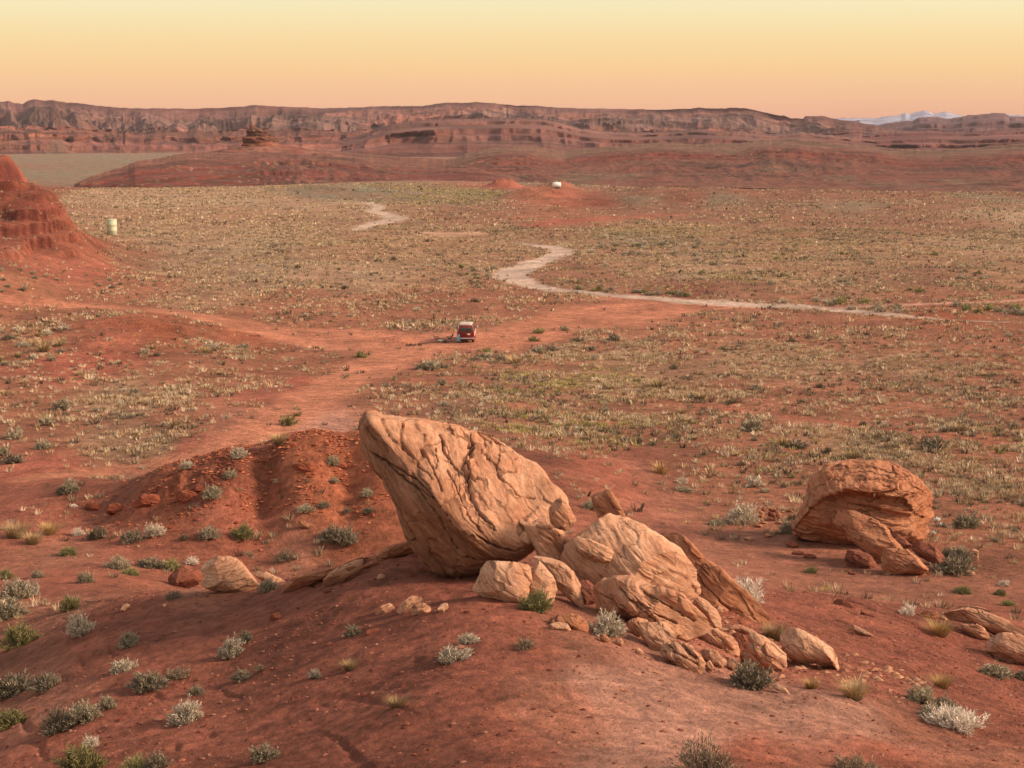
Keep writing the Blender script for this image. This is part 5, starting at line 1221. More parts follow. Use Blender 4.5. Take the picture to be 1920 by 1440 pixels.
def plant(px, py, wpx, kind, label, group=None, hs=1.0, ws=1.0, var=None, name=None, P=None, lod=None):
    B = hit(px, py) if P is None else P
    dist = math.sqrt(B[0] ** 2 + B[1] ** 2 + (CAM_Z - B[2]) ** 2)
    wid = wpx * dist / FPX * (1.25 if B[1] < 75 else 1.08)
    if lod is None:
        lod = 0 if wpx >= 24 and dist < 110 else (1 if wpx >= 11 else 2)
    var = _tilt.randrange(3) if var is None else var
    nm = name or {'straw': 'grass_tuft', 'gold': 'grass_tuft', 'silver': 'sagebrush', 'grey': 'sagebrush', 'white': 'saltbush', 'dark': 'shrub', 'green': 'rabbitbrush', 'olive': 'rabbitbrush', 'brown': 'dry_shrub'}[kind]
    cat = {'straw': 'grass', 'gold': 'grass'}.get(kind, 'shrub')
    a, b = proto(kind, lod, var)
    loc = (B[0], B[1], float(gz(B[0], B[1])) - 0.02 * wid)
    rz = _tilt.uniform(0, 6.28)
    if b is not None:
        o = empty(nm, loc, rz); o.scale = (wid, wid * ws, wid * hs)
        for me, pn in ((a, 'foliage'), (b, 'branches')):
            c = bpy.data.objects.new(pn, me); COL.objects.link(c); c.parent = o
    else:
        o = bpy.data.objects.new(nm, a); COL.objects.link(o); o.location = loc; o.rotation_euler = (0, 0, rz); o.scale = (wid, wid * ws, wid * hs)
    return tag(o, label, cat, group)
G_N = 'shrubs on the near slope'
for q in [
    (852, 1238, 66, 'silver', 'silver shrub in two clumps alone on the bare slope below the big leaning boulder'),
    (880, 1205, 40, 'silver', 'upper right clump joined to the lone silver shrub below the big leaning boulder'),
    (1138, 1188, 66, 'silver', 'round silver shrub at the upper end of the long split slab'),
    (1006, 1145, 58, 'olive', 'olive shrub in front of the two lower left blocks of the pile'),
    (1412, 1285, 76, 'dark', 'dark green grey shrub at the lower tip of the rock pile'),
    (1452, 1198, 40, 'straw', 'straw tipped tuft between the knobbly block and the pale pointed boulder'),
    (1470, 1203, 30, 'grey', 'grey shrub under the straw tipped tuft by the pale pointed boulder'),
    (1398, 1126, 68, 'white', 'pale grey domed shrub behind the long brown fin of rock'),
    (1602, 1310, 46, 'straw', 'straw topped tuft below the pale pointed boulder'),
    (1522, 1292, 26, 'gold', 'thin golden tuft left of the straw topped tuft'),
    (1762, 1192, 38, 'gold', 'bright golden tuft left of the flat pointed orange rock'),
    (1728, 1318, 50, 'grey', 'grey shrub at the upper end of the gully line of shrubs'),
    (1770, 1335, 46, 'dark', 'dark shrub in the gully line of shrubs at lower right'),
    (1752, 1346, 60, 'grey', 'low grey shrub between the dark one and the pale one in the gully'),
    (1790, 1362, 96, 'white', 'long pale low shrub at the foot of the gully line of shrubs'),
    (1766, 1290, 32, 'gold', 'faint golden tuft on the slope above the gully shrubs'),
    (1866, 1268, 56, 'grey', 'low grey shrub below the broad brown boulder at the right edge'),
    (1918, 1272, 34, 'dark', 'dark little shrub cut by the right edge below the broad brown boulder'),
    (1322, 1452, 112, 'brown', 'big grey brown shrub cut by the bottom edge of the photo'),
    (1604, 1446, 80, 'brown', 'low dark twiggy shrub at the bottom right of the photo'),
    (984, 1216, 38, 'brown', 'small wiry brown plant on the bare soil right of the lone silver shrub'),
    (655, 1256, 26, 'straw', 'small pale straw tuft left of the lone silver shrub'),
    (590, 1271, 26, 'silver', 'tiny silver shrub left of the small straw tuft'),
    (744, 1328, 30, 'straw', 'thin faded tuft on the bare slope below the lone silver shrub'),
    (498, 1426, 48, 'grey', 'grey spiky shrub at the bottom left of centre'),
    (350, 1352, 66, 'silver', 'pale silver shrub leaning right on the lower left slope'),
    (368, 1302, 26, 'grey', 'small grey shrub just above the pale leaning silver shrub'),
    (152, 1188, 54, 'silver', 'round pale silver shrub at the upper left of the near slope'),
    (131, 1142, 36, 'green', 'small bright green shrub above the round silver shrub at left'),
    (36, 1212, 68, 'green', 'large green shrub near the left edge of the photo'),
    (241, 1210, 38, 'grey', 'greyish green shrub right of the round silver shrub at left'),
    (232, 1258, 48, 'silver', 'ragged silver shrub directly below the greyish green shrub'),
    (435, 1228, 50, 'silver', 'pale spiky shrub in the middle of the left slope'),
    (458, 1203, 30, 'dark', 'dark tuft touching the top of the pale spiky shrub'),
    (280, 1288, 70, 'dark', 'low spreading dark shrub in the middle of the left slope'),
    (335, 1270, 50, 'brown', 'straggling brown shrub joined to the low spreading dark shrub'),
    (455, 1276, 34, 'dark', 'small leaning dark shrub right of the straggling brown shrub'),
    (488, 1258, 20, 'brown', 'thin brown sprig beside the small leaning dark shrub'),
    (28, 1300, 90, 'dark', 'wide dark grey shrub at the left edge'),
    (88, 1290, 62, 'dark', 'right hand part of the wide dark thicket at the left edge'),
    (112, 1370, 62, 'dark', 'dark grey shrub at lower left with a twisted base'),
    (155, 1352, 60, 'grey', 'grey shrub joined to the right of the dark shrub with a twisted base'),
    (200, 1328, 34, 'grey', 'small pale shrub at the upper right end of the lower left row'),
    (18, 1358, 66, 'green', 'green shrub cut by the left edge low in the photo'),
    (150, 1448, 84, 'green', 'large blurred green shrub at the bottom left'),
    (172, 1400, 30, 'white', 'pale sprig above the large green shrub at the bottom left'),
    (255, 1452, 50, 'olive', 'olive shrub cut by the bottom edge at left'),
    (298, 1440, 44, 'dark', 'dark shrub beside the olive one at the bottom edge'),
    (660, 1193, 32, 'dark', 'dark sprig beside the flat brown stone under the half buried row'),
    (1702, 1152, 28, 'white', 'tall pale twiggy shrub on the rim left of the hollowed red rock'),
    (20, 1158, 56, 'grey', 'grey shrub at the left edge where the near slope begins'),
    (30, 1122, 60, 'grey', 'upper grey shrub of the pair at the left edge'),
    (60, 1115, 30, 'silver', 'small pale shrub right of the upper grey shrub at the left edge'),
    (505, 1108, 36, 'grey', 'grey shrub between the smooth orange boulder and the long dark slab'),
    (325, 1122, 34, 'brown', 'faded brown shrub below the pinkish mottled rock'),
    (1875, 1115, 26, 'olive', 'small yellow green plant on the red flat near the right edge'),
]:
    plant(*q[:5], group=G_N, hs=0.95 if q[2] < 60 else 0.85, var=3 if ('low ' in q[4] or 'long pale' in q[4] or 'wide dark' in q[4]) else None)
G_V = 'shrubs on the valley floor and the red mound'
for q in [
    (30, 1008, 46, 'straw', 'fat straw coloured clump at the left edge of the valley floor'), (62, 1020, 38, 'straw', 'second straw clump just right of the fat one at the left edge'),
    (93, 1002, 36, 'gold', 'orange tinted tuft on the valley floor at left'), (147, 1004, 24, 'white', 'pale tuft left of the dark round shrub on the valley floor'),
    (181, 1009, 40, 'dark', 'dark round shrub at the foot of the mound, first from the left'), (247, 1016, 44, 'dark', 'dark grey shrub at the foot of the mound, second from the left'),
    (290, 1004, 42, 'silver', 'pale topped shrub right of the second dark shrub at the foot of the mound'), (394, 1008, 40, 'grey', 'grey shrub at the middle of the foot of the mound'),
    (455, 1008, 46, 'olive', 'olive shrub at the foot of the mound left of the bare stretch'), (640, 1018, 66, 'dark', 'large dark shrub at the foot of the mound left of the big boulder'),
    (612, 1008, 30, 'grey', 'grey left shoulder of the large dark shrub by the big boulder'), (574, 958, 38, 'grey', 'grey shrub low on the right of the mound face'),
    (606, 950, 28, 'dark', 'dark shrub touching the grey one low on the mound face'), (398, 932, 40, 'grey', 'spiky grey shrub above the dark ledge of the mound'),
    (432, 895, 28, 'grey', 'small grey shrub at the top middle of the mound'), (624, 870, 30, 'grey', 'round grey shrub near the top right of the mound'),
    (625, 903, 24, 'grey', 'small grey shrub below the round one near the top right of the mound'), (520, 904, 16, 'grey', 'tiny shrub in the middle of the mound face'),
    (688, 930, 28, 'grey', 'grey shrub on the mound just left of the big boulder'), (692, 960, 26, 'dark', 'dark shrub below the grey one just left of the big boulder'),
    (650, 962, 20, 'dark', 'small dark shrub left of the big boulder on the mound'), (130, 922, 40, 'grey', 'grey shrub on the left shoulder of the mound'), (118, 926, 24, 'dark', 'dark base of the grey shrub on the left shoulder of the mound'),
    (137, 950, 16, 'white', 'tiny pale plant below the left shoulder of the mound'), (448, 858, 40, 'silver', 'pale shrub on the skyline of the mound'), (350, 878, 28, 'silver', 'small pale shrub on the left skyline of the mound'),
    (222, 1067, 46, 'grey', 'grey shrub left in the row behind the ridge crest'), (282, 1064, 54, 'dark', 'low dark shrub in the row behind the ridge crest'), (245, 1078, 36, 'olive', 'olive plant below the row behind the ridge crest'),
    (322, 1068, 40, 'olive', 'green grey shrub at the right of the row behind the ridge crest'), (360, 1058, 28, 'white', 'small pale shrub above the pinkish mottled rock'),
    (160, 1092, 30, 'grey', 'small dim shrub on the valley floor left of the ridge'), (70, 1083, 26, 'grey', 'dim shrub near the left edge above the grey pair'), (128, 1040, 38, 'olive', 'yellow grey tuft alone on the red valley floor'),
    (535, 1050, 46, 'brown', 'wispy dry shrub behind the long dark slab'), (10, 1085, 30, 'olive', 'olive shrub cut by the left edge above the grey pair'), (345, 1012, 20, 'brown', 'small brown plant at the foot of the mound'),
    (30, 822, 38, 'grey', 'grey shrub at the left edge beyond the mound'), (8, 852, 26, 'grey', 'small shrub cut by the left edge beyond the mound'), (80, 842, 34, 'grey', 'grey shrub on the soil beyond the mound at left'), (22, 868, 50, 'dark', 'low dark thicket at the left edge beyond the mound'),
    (540, 797, 38, 'green', 'dark green shrub beside the side track behind the mound'), (558, 780, 20, 'straw', 'straw tuft just behind the dark green shrub by the side track'), (525, 832, 34, 'straw', 'straw clump on the mound skyline below the dark green shrub'),
    (88, 796, 36, 'grey', 'grey shrub above the left edge thicket'), (115, 768, 40, 'grey', 'grey green shrub in the left scrub, upper of two'), (328, 802, 28, 'straw', 'pale clump in the scrub left of the side track'), (255, 740, 24, 'dark', 'small dark shrub alone in the left scrub'),
    (675, 670, 30, 'green', 'green shrub on the left of the clearing below the van'), (905, 674, 36, 'dark', 'dark rounded shrub just right of and below the van'), (912, 660, 22, 'olive', 'yellow green shrub behind the dark rounded shrub by the van'),
    (800, 692, 50, 'grey', 'grey shrub cluster below the van'), (830, 690, 26, 'dark', 'dark right end of the grey shrub cluster below the van'), (1012, 624, 26, 'olive', 'round yellow green shrub right of the van'),
    (1000, 640, 24, 'olive', 'flat yellow green shrub under the round one right of the van'), (1057, 620, 20, 'grey', 'grey shrub on the far side of the track right of the van'), (1082, 642, 34, 'dark', 'dark shrub right of the flat yellow green shrub'),
    (1010, 662, 30, 'grey', 'grey shrub in the row right of the van, first'), (1036, 660, 26, 'dark', 'dark shrub in the row right of the van, second'), (965, 682, 28, 'straw', 'straw coloured shrub right of the dark rounded shrub by the van'),
    (938, 676, 24, 'grey', 'small grey shrub between the dark and the straw coloured ones by the van'), (1150, 640, 30, 'dark', 'dark shrub alone in the scrub right of the van'), (1240, 888, 36, 'gold', 'straw dome at the edge of the red scree right of the big boulder'),
    (1276, 906, 26, 'silver', 'pale tuft just right of the straw dome'), (1284, 922, 34, 'grey', 'grey shrub below the pale tuft by the red scree'), (1414, 912, 42, 'silver', 'silver shrub in the scrub behind the rock pile'), (1412, 808, 54, 'grey', 'large grey shrub on the plain right of centre'),
    (1494, 838, 44, 'dark', 'low dark shrub above the red boulder'), (1750, 843, 42, 'dark', 'dark shrub on the plain right of the red boulder'), (1600, 860, 24, 'straw', 'upright straw tuft above the red boulder'), (1235, 728, 34, 'straw', 'straw and grey shrub in the middle of the plain'),
    (1390, 980, 66, 'silver', 'large silver grey shrub left of the stacked wall'), (1345, 985, 36, 'grey', 'low shrub left of the large silver grey shrub by the wall'), (1478, 1000, 42, 'grey', 'grey green shrub between the stacked wall and the red boulder'), (1487, 975, 22, 'dark', 'dark shrub in front of the right end of the stacked wall'),
    (1812, 988, 52, 'grey', 'grey shrub on the flat right of the red boulder'), (1800, 1054, 52, 'grey', 'grey green shrub at the right foot of the red boulder stones'), (1772, 1046, 34, 'dark', 'dark shrub left of the grey green one at the foot of the stones'), (1790, 1072, 80, 'dark', 'long low dark shrub in front of the red boulder stones'),
    (1725, 1040, 22, 'white', 'pale dry twigs between the slabs by the red boulder'), (1165, 1000, 40, 'grey', 'grey shrub glimpsed behind the thin standing slab'), (1108, 955, 36, 'grey', 'grey shrub between the big boulder and the thin standing slab'),
    (1520, 1074, 24, 'olive', 'bright green weed on the red flat left of the wide orange block'), (1805, 1112, 36, 'olive', 'bright yellow green weed on the flat at right'), (1890, 1135, 26, 'olive', 'upright yellow green weed near the right edge'), (1882, 1098, 22, 'white', 'pale dry weed near the right edge above the green one'),
]:
    plant(*q[:5], group=G_V, hs=0.9, var=3 if 'low ' in q[4] else None)

# named rows of brush and the rest of the scrub, each a plant of its own; these cannot be told apart one by one
def zone(n, poly_, kinds, wmin, wmax, label, group, seed, smin=14):
    r_ = random.Random(seed); P = np.array(poly_, float); got = []
    xs, ys = P[:, 0], P[:, 1]; tries = 0
    while len(got) < n and tries < 6000:
        tries += 1
        x = r_.uniform(xs.min(), xs.max()); y = r_.uniform(ys.min(), ys.max()); ins = False
        for i in range(len(P)):
            a, b = P[i], P[(i + 1) % len(P)]
            if (a[1] > y) != (b[1] > y) and x < (b[0] - a[0]) * (y - a[1]) / (b[1] - a[1]) + a[0]: ins = not ins
        if not ins or any(math.hypot((x - a) , (y - b) * 2.2) < smin for a, b in got): continue
        B = hit(x, y)
        if gsample(VEG, B[0], B[1]) < 0.12: continue
        got.append((x, y))
        sl_ = math.hypot(B[0], B[1])
        plant(x, y, r_.uniform(wmin, wmax) * .72 * FPX / sl_, r_.choice(kinds), label, group, hs=r_.uniform(.7, 1.0), P=B)
zone(16, [(1420, 560), (1560, 562), (1680, 572), (1700, 588), (1560, 578), (1420, 574)], ['silver', 'grey', 'grey', 'olive'], 1.5, 2.7, 'grey green brush growing along the pale road on the right', 'brush along the pale road on the right', 1, 9)
zone(12, [(1790, 575), (1920, 580), (1920, 592), (1800, 586)], ['grey', 'silver', 'olive'], 1.8, 3.0, 'low brush in the row by the right edge beside the pale road', 'brush by the right edge beside the pale road', 2, 9)
zone(20, [(1060, 540), (1300, 552), (1300, 562), (1080, 552)], ['grey', 'silver', 'grey', 'olive'], 1.2, 2.2, 'small brush lining the near side of the pale road in the centre', 'brush lining the pale road in the centre', 3, 7)
zone(10, [(850, 500), (940, 505), (1000, 532), (950, 532), (860, 520)], ['grey', 'dark', 'olive'], 1.5, 2.5, 'brush on the inside of the pale road bend', 'brush at the pale road bend', 4, 8)
zone(26, [(0, 590), (110, 600), (330, 640), (560, 655), (560, 672), (300, 668), (0, 690)], ['silver', 'straw', 'grey', 'silver', 'straw', 'dark'], 1.0, 2.4, 'one of the mixed shrubs in the strip below the earth bank at left', 'shrubs below the earth bank at left', 5, 13)
zone(24, [(0, 690), (440, 690), (400, 840), (0, 800)], ['silver', 'grey', 'straw', 'silver'], .5, 1.3, 'small shrub scattered over the red scrub beyond the mound at left', 'shrubs of the left scrub', 6, 22)
zone(46, [(720, 700), (1180, 640), (1920, 620), (1920, 860), (1300, 860), (1050, 800), (760, 760)], ['grey', 'silver', 'silver', 'straw', 'straw', 'brown'], .6, 1.7, 'shrub scattered over the near plain right of the van', 'shrubs of the near plain right of the van', 7, 30)
zone(26, [(1000, 760), (1250, 780), (1500, 830), (1480, 940), (1250, 860), (1010, 810)], ['grey', 'olive', 'brown', 'straw'], .5, 1.1, 'small weedy shrub on the ground behind the big boulder and the pile', 'weedy shrubs behind the pile', 8, 20)
zone(46, [(250, 460), (900, 450), (980, 590), (560, 600), (380, 575), (150, 540)], ['grey', 'silver', 'straw', 'brown'], .9, 2.0, 'shrub dotted over the plain behind the track and the van', 'shrubs of the plain behind the van', 9, 20)
zone(46, [(1120, 430), (1920, 430), (1920, 550), (1300, 545), (1080, 500)], ['grey', 'silver', 'silver', 'grey', 'olive'], 1.2, 2.6, 'shrub dotted over the far plain beyond the pale road', 'shrubs of the plain beyond the pale road', 10, 20)
zone(30, [(1090, 445), (1320, 440), (1330, 480), (1150, 480)], ['silver', 'grey'], 1.5, 2.8, 'grey green brush in the dense patch right of the road bend', 'dense brush patch right of the road bend', 11, 9)
zone(14, [(0, 440), (90, 470), (240, 540), (0, 548)], ['grey', 'dark', 'grey'], .9, 1.9, 'dusty shrub on the red slope at the far left', 'shrubs on the red slope at the far left', 12, 20)
zone(10, [(1850, 880), (1920, 880), (1920, 1120), (1800, 1000)], ['olive', 'straw', 'grey'], .4, .8, 'tiny plant on the flat at the right edge', 'tiny plants on the flat at the right edge', 13, 20)

# ground cover nobody could count: one object for each sort
def scatter(n, rmin, rmax, azlim, dens, seed, power=2.0):
    r_ = np.random.default_rng(seed)
    out = []
    tot = 0
    while tot < n:
        m = n * 3
        a = r_.uniform(-azlim, azlim, m)
        r = (r_.random(m) * (rmax ** power - rmin ** power) + rmin ** power) ** (1 / power)
        x, y = r * np.sin(a), r * np.cos(a)
        k = r_.random(m) < dens(x, y)
        out.append(np.stack([x[k], y[k]], 1)); tot += int(k.sum())
        if len(out) > 12: break
    return np.concatenate(out)[:n]
def blades(P, wid, hgt, nb, cols, seed, wf=0.16, hang=1.0):
    """one tuft of nb triangular blades at every point"""
    r_ = np.random.default_rng(seed)
    N = len(P); z = gz(P[:, 0], P[:, 1])
    ph = r_.uniform(0, 2 * math.pi, (N, nb)); rr = r_.random((N, nb)) ** .5 * .30
    W_ = wid[:, None]; H = hgt[:, None] * r_.uniform(.5, 1.1, (N, nb))
    bx = P[:, 0, None] + W_ * rr * np.cos(ph); by = P[:, 1, None] + W_ * rr * np.sin(ph)
    ln = r_.uniform(.08, .40, (N, nb)) * W_
    tx = bx + np.cos(ph) * ln; ty = by + np.sin(ph) * ln
    th = r_.uniform(0, math.pi, (N, nb)); ww = wf * W_ * r_.uniform(.6, 1.3, (N, nb)) / 2
    ax, ay = np.cos(th) * ww, np.sin(th) * ww
    zb = z[:, None] - 0.03 + 0 * H; zt = z[:, None] + H
    V = np.stack([np.stack([bx - ax, by - ay, zb], -1), np.stack([bx + ax, by + ay, zb], -1), np.stack([tx + ax * .35, ty + ay * .35, zt], -1), np.stack([tx - ax * .35, ty - ay * .35, zt], -1)], 2).reshape(-1, 3)
    F = np.arange(N * nb * 4).reshape(-1, 4)
    c = np.array(cols)[r_.integers(0, len(cols), N)] * r_.uniform(.78, 1.2, (N, 1))
    c = (c[:, None, :] * r_.uniform(.85, 1.15, (N, nb, 1))).repeat(4, 1).reshape(-1, 3)
    return V, F, np.concatenate([c, np.ones((len(c), 1))], 1)
A_LIM = R(20)
def clump(x, y, s, seed):
    return sstep(-0.15, 0.35, fbm(x / s, y / s, o=3, seed=seed))
def cover(name, label, n_near, n_far, dens, cols, wid, hgt, seed, nb=(16, 5)):
    parts = []
    for (n, r0, r1, k, big) in ((n_near // 6, 66, 112, 26, .9), (n_near, 112, 200, nb[0], 1.0), (n_far, 200, 430, nb[1] + 3, 1.1), (int(n_far * .62), 430, 745, nb[1] - 1, 1.4)):
        P = scatter(n, r0, r1, A_LIM, dens, seed + r0)
        r_ = np.random.default_rng(seed + 5 + r0)
        s = (r_.uniform(.55, 1.25, len(P)) * (1 + .5 * (r_.random(len(P)) > .93))) * big
        parts.append(blades(P, wid * s, hgt * s, k, cols, seed + r0 + 1, wf={66: .07, 112: .12, 200: .2, 430: .34}[r0]))
    off = 0; Vs, Fs, Cs = [], [], []
    for V, F, Cc in parts:
        Vs.append(V); Fs.append(F + off); Cs.append(Cc); off += len(V)
    return tag(mesh_np(name, np.concatenate(Vs), np.concatenate(Fs), M_LEAF, smooth=False, attrs={'tint': np.concatenate(Cs)}), label, kind='stuff')
cover('dry_grass', 'straw coloured dry grass covering the plain', 12000, 34000, lambda x, y: gsample(VEG, x, y) * (0.10 + 0.90 * clump(x, y, 5.0, 501)) * (.25 + .75 * clump(x, y, 1.6, 502)) * (1 - .5 * gsample(GRN, x, y)),
      [(.58, .42, .27), (.52, .36, .22), (.44, .28, .17), (.70, .54, .38)], 0.50, 0.26, 600)
cover('low_scrub', 'dull grey green low scrub between the grass tufts', 2600, 9000, lambda x, y: (0.04 + gsample(VEG, x, y)) * (0.15 + 0.85 * clump(x, y, 6.0, 503)),
      [(.22, .17, .11), (.28, .22, .145), (.14, .10, .07), (.34, .27, .19)], 0.6, 0.30, 700)
cover('green_weeds', 'yellow green weeds in the damp hollows of the plain', 2600, 6000, lambda x, y: gsample(GRN, x, y) ** 1.5 * gsample(VEG, x, y) * (0.1 + 0.9 * clump(x, y, 5.0, 505)),
      [(.42, .33, .12), (.34, .28, .11), (.48, .37, .17), (.26, .23, .10)], 0.45, 0.2, 800)

# loose stones
def stones(name, label, P, size, cols, seed, flat=0.55):
    r_ = np.random.default_rng(seed)
    base = np.array([(1, 0, 0), (.3, .95, 0), (-.8, .6, 0), (-.8, -.6, 0), (.3, -.95, 0), (.1, .1, .8), (-.1, 0, -.8), (.5, .3, .6), (-.4, .3, .6), (0, -.5, .65)], float)
    base = base[:7]
    Fq = np.array([(0, 1, 5), (1, 2, 5), (2, 3, 5), (3, 4, 5), (4, 0, 5), (1, 0, 6), (2, 1, 6), (3, 2, 6), (4, 3, 6), (0, 4, 6)])
    N = len(P); z = gz(P[:, 0], P[:, 1])
    V = base[None] * r_.uniform(.7, 1.3, (N, 7, 3)) * size[:, None, None] * np.array([1, .75, flat])
    a = r_.uniform(0, 6.28, N); ca, sa = np.cos(a)[:, None], np.sin(a)[:, None]
    X = V[..., 0] * ca - V[..., 1] * sa; Y = V[..., 0] * sa + V[..., 1] * ca
    V = np.stack([X + P[:, 0, None], Y + P[:, 1, None], V[..., 2] + z[:, None] + size[:, None] * .12], -1).reshape(-1, 3)
    F = (Fq[None] + (np.arange(N) * 7)[:, None, None]).reshape(-1, 3)
    c = (np.array(cols)[r_.integers(0, len(cols), N)] * r_.uniform(.75, 1.2, (N, 1))).repeat(7, 0)
    return tag(mesh_np(name, V, F, M_TWIG, smooth=False, attrs={'tint': np.concatenate([c, np.ones((len(c), 1))], 1)}), label, kind='stuff')
def d_near(x, y):
    r = np.hypot(x, y)
    pile_ = np.exp(-((x - 8.5) ** 2 / 60 + (y - 45) ** 2 / 40)); rt = sstep(8, 14, x) * sstep(44, 52, y)
    return np.clip(0.10 + 0.55 * pile_ * clump(x, y, 1.5, 511) + 0.6 * rt * clump(x, y, 1.2, 512) + .25 * clump(x, y, 3, 513) * (x < 2), 0, 1)
P = scatter(16000, 24, 66, R(21), d_near, 901)
r_ = np.random.default_rng(902)
stones('gravel', 'loose chips and pebbles strewn over the near slope', P, 0.016 + 0.07 * r_.random(len(P)) ** 5 + .06 * (r_.random(len(P)) > .99), [(.24, .08, .05), (.30, .11, .075), (.34, .15, .10), (.20, .06, .04), (.16, .05, .035)], 903)
P = scatter(5200, 86, 108, R(20), lambda x, y: np.clip(mnd_at(x, y) * (0.25 + .75 * clump(x, y, 1.6, 514)), 0, 1), 905) if False else None
def mnd_at(x, y):
    return np.clip(1.25 * np.exp(-(((x + 11) / 10.5) ** 4 + ((y - 94) / 5.2) ** 4)), 0, 1)
P = scatter(420, 38, 60, R(14), lambda x, y: np.exp(-(((x - 9.0 - (45 - y) * .9) / 3.5) ** 2 + ((y - 44) / 5) ** 2)), 931)
r_ = np.random.default_rng(932)
stones('rubble', 'broken sandstone rubble lying between and below the piled blocks', P, 0.04 + 0.17 * r_.random(len(P)) ** 2.5, [(.46, .22, .13), (.36, .15, .09), (.42, .21, .13)], 933)
P = scatter(6500, 86, 104, R(16), lambda x, y: mnd_at(x, y) * (0.12 + .88 * clump(x, y, 1.6, 514)), 905)
r_ = np.random.default_rng(906)
stones('scree', 'orange red broken rock covering the face of the mound', P, 0.035 + 0.15 * r_.random(len(P)) ** 3.5, [(.36, .11, .055), (.30, .085, .045), (.42, .15, .08), (.24, .06, .035)], 907)
P = scatter(1500, 70, 120, R(18), lambda x, y: 0.2 + .8 * clump(x, y, 5, 516), 908)
r_ = np.random.default_rng(909)
stones('pebbles', 'scattered pebbles on the flat ground behind the ridge', P, 0.03 + 0.10 * r_.random(len(P)) ** 4, [(.36, .15, .09), (.44, .22, .14), (.28, .10, .06)], 910)

# ------------------------------------------------------------------ made things
def plain_mat(name, col, rough=0.5, metal=0.0, spec=0.4, dirt=0.25, coat=0.0):
    m, n, b = new_mat(name)
    b.inputs['Roughness'].default_value = rough; b.inputs['Metallic'].default_value = metal; b.inputs['Specular IOR Level'].default_value = spec
    b.inputs['Coat Weight'].default_value = coat
    tc_ = nd(n, 'ShaderNodeTexCoord'); no = nd(n, 'ShaderNodeTexNoise', {'Scale': 3.0, 'Detail': 6.0}); n.links.new(tc_.outputs['Object'], no.inputs['Vector'])
    n.links.new(mixc(n, 'MIX', mrange(n, no.outputs[0], 0.45, 0.75, 0, dirt), tuple(col) + (1,), (0.34, 0.17, 0.11, 1)), b.inputs['Base Color'])
    return m
M_RED = plain_mat('red_paint', (0.19, 0.005, 0.010), 0.3, dirt=.10, coat=.5)
M_CREAM = plain_mat('cream_paint', (0.55, 0.42, 0.37), 0.35, dirt=.15)
M_GLASSD = plain_mat('dark_window_glass', (0.045, 0.05, 0.052), 0.08, spec=.6, dirt=.06)
M_CHROME = plain_mat('dull_chrome', (0.62, 0.60, 0.58), 0.25, metal=.9, dirt=.1)
M_TYRE = plain_mat('tyre_rubber', (0.02, 0.018, 0.018), 0.8, dirt=.2)
M_WHITE = plain_mat('white_paint', (0.80, 0.78, 0.72), 0.5, dirt=.08)
M_BLUE = plain_mat('blue_cloth', (0.16, 0.33, 0.50), 0.9, dirt=.05)
M_BLACK = plain_mat('black_cloth', (0.03, 0.028, 0.03), 0.9, dirt=.1)
M_FRAME = plain_mat('grey_tube', (0.18, 0.17, 0.17), 0.4, metal=.5)
M_LAMP = plain_mat('red_lamp', (0.35, 0.01, 0.01), 0.2)
M_TANK = plain_mat('pale_green_tank', (0.52, 0.53, 0.36), 0.6, dirt=.35)
M_ASH = plain_mat('charred_wood', (0.05, 0.035, 0.03), 0.95)
M_WOOD = plain_mat('weathered_wood', (0.42, 0.31, 0.2), 0.9)

def loft(sections, cap=True):
    S_ = np.array(sections, float); ns, npt = S_.shape[:2]
    V = S_.reshape(-1, 3); F = [grid_faces(ns, npt, wrap=True)]
    if cap:
        V = np.concatenate([V, S_[0].mean(0)[None], S_[-1].mean(0)[None]])
        i = np.arange(npt); j = (i + 1) % npt
        F.append(np.stack([j, i, np.full(npt, ns * npt)], 1)); F.append(np.stack([(ns - 1) * npt + i, (ns - 1) * npt + j, np.full(npt, ns * npt + 1)], 1))
    return V, F
def box_v(x0, x1, y0, y1, z0, z1):
    V = np.array([(x, y, z) for x in (x0, x1) for y in (y0, y1) for z in (z0, z1)], float)
    F = np.array([(0, 1, 3, 2), (4, 6, 7, 5), (0, 4, 5, 1), (2, 3, 7, 6), (0, 2, 6, 4), (1, 5, 7, 3)])
    return V, F
def bevelled(name, V, F, mat, parent, bev=0.03, loc=None):
    o = mesh_np(name, V, F, mat, smooth=True, parent=parent)
    if bev:
        md = o.modifiers.new('bevel', 'BEVEL'); md.width = bev; md.segments = 3; md.limit_method = 'ANGLE'
    return o
def bx(name, dims, mat, parent, bev=0.01):
    V, F = box_v(*dims); return bevelled(name, V, F, mat, parent, bev)
def tube_v(p0, p1, r0, r1=None, n=10):
    p0 = np.array(p0, float); p1 = np.array(p1, float); r1 = r0 if r1 is None else r1
    d = unit(p1 - p0); a = unit(np.cross(d, [0.31, 0.2, 0.93])); b = np.cross(d, a)
    th = np.linspace(0, 2 * math.pi, n, endpoint=False)
    ring = lambda p, r: p + r * (np.cos(th)[:, None] * a + np.sin(th)[:, None] * b)
    return loft([ring(p0, r0), ring(p1, r1)])
def join_np(parts):
    Vs, Fs, off = [], [], 0
    for V, F in parts:
        Vs.append(V)
        for f in (F if isinstance(F, list) else [F]):
            Fs.append(f + off)
        off += len(V)
    q = [f for f in Fs if f.shape[1] == 4]; t = [f for f in Fs if f.shape[1] == 3]
    return np.concatenate(Vs), ([np.concatenate(q)] if q else []) + ([np.concatenate(t)] if t else [])

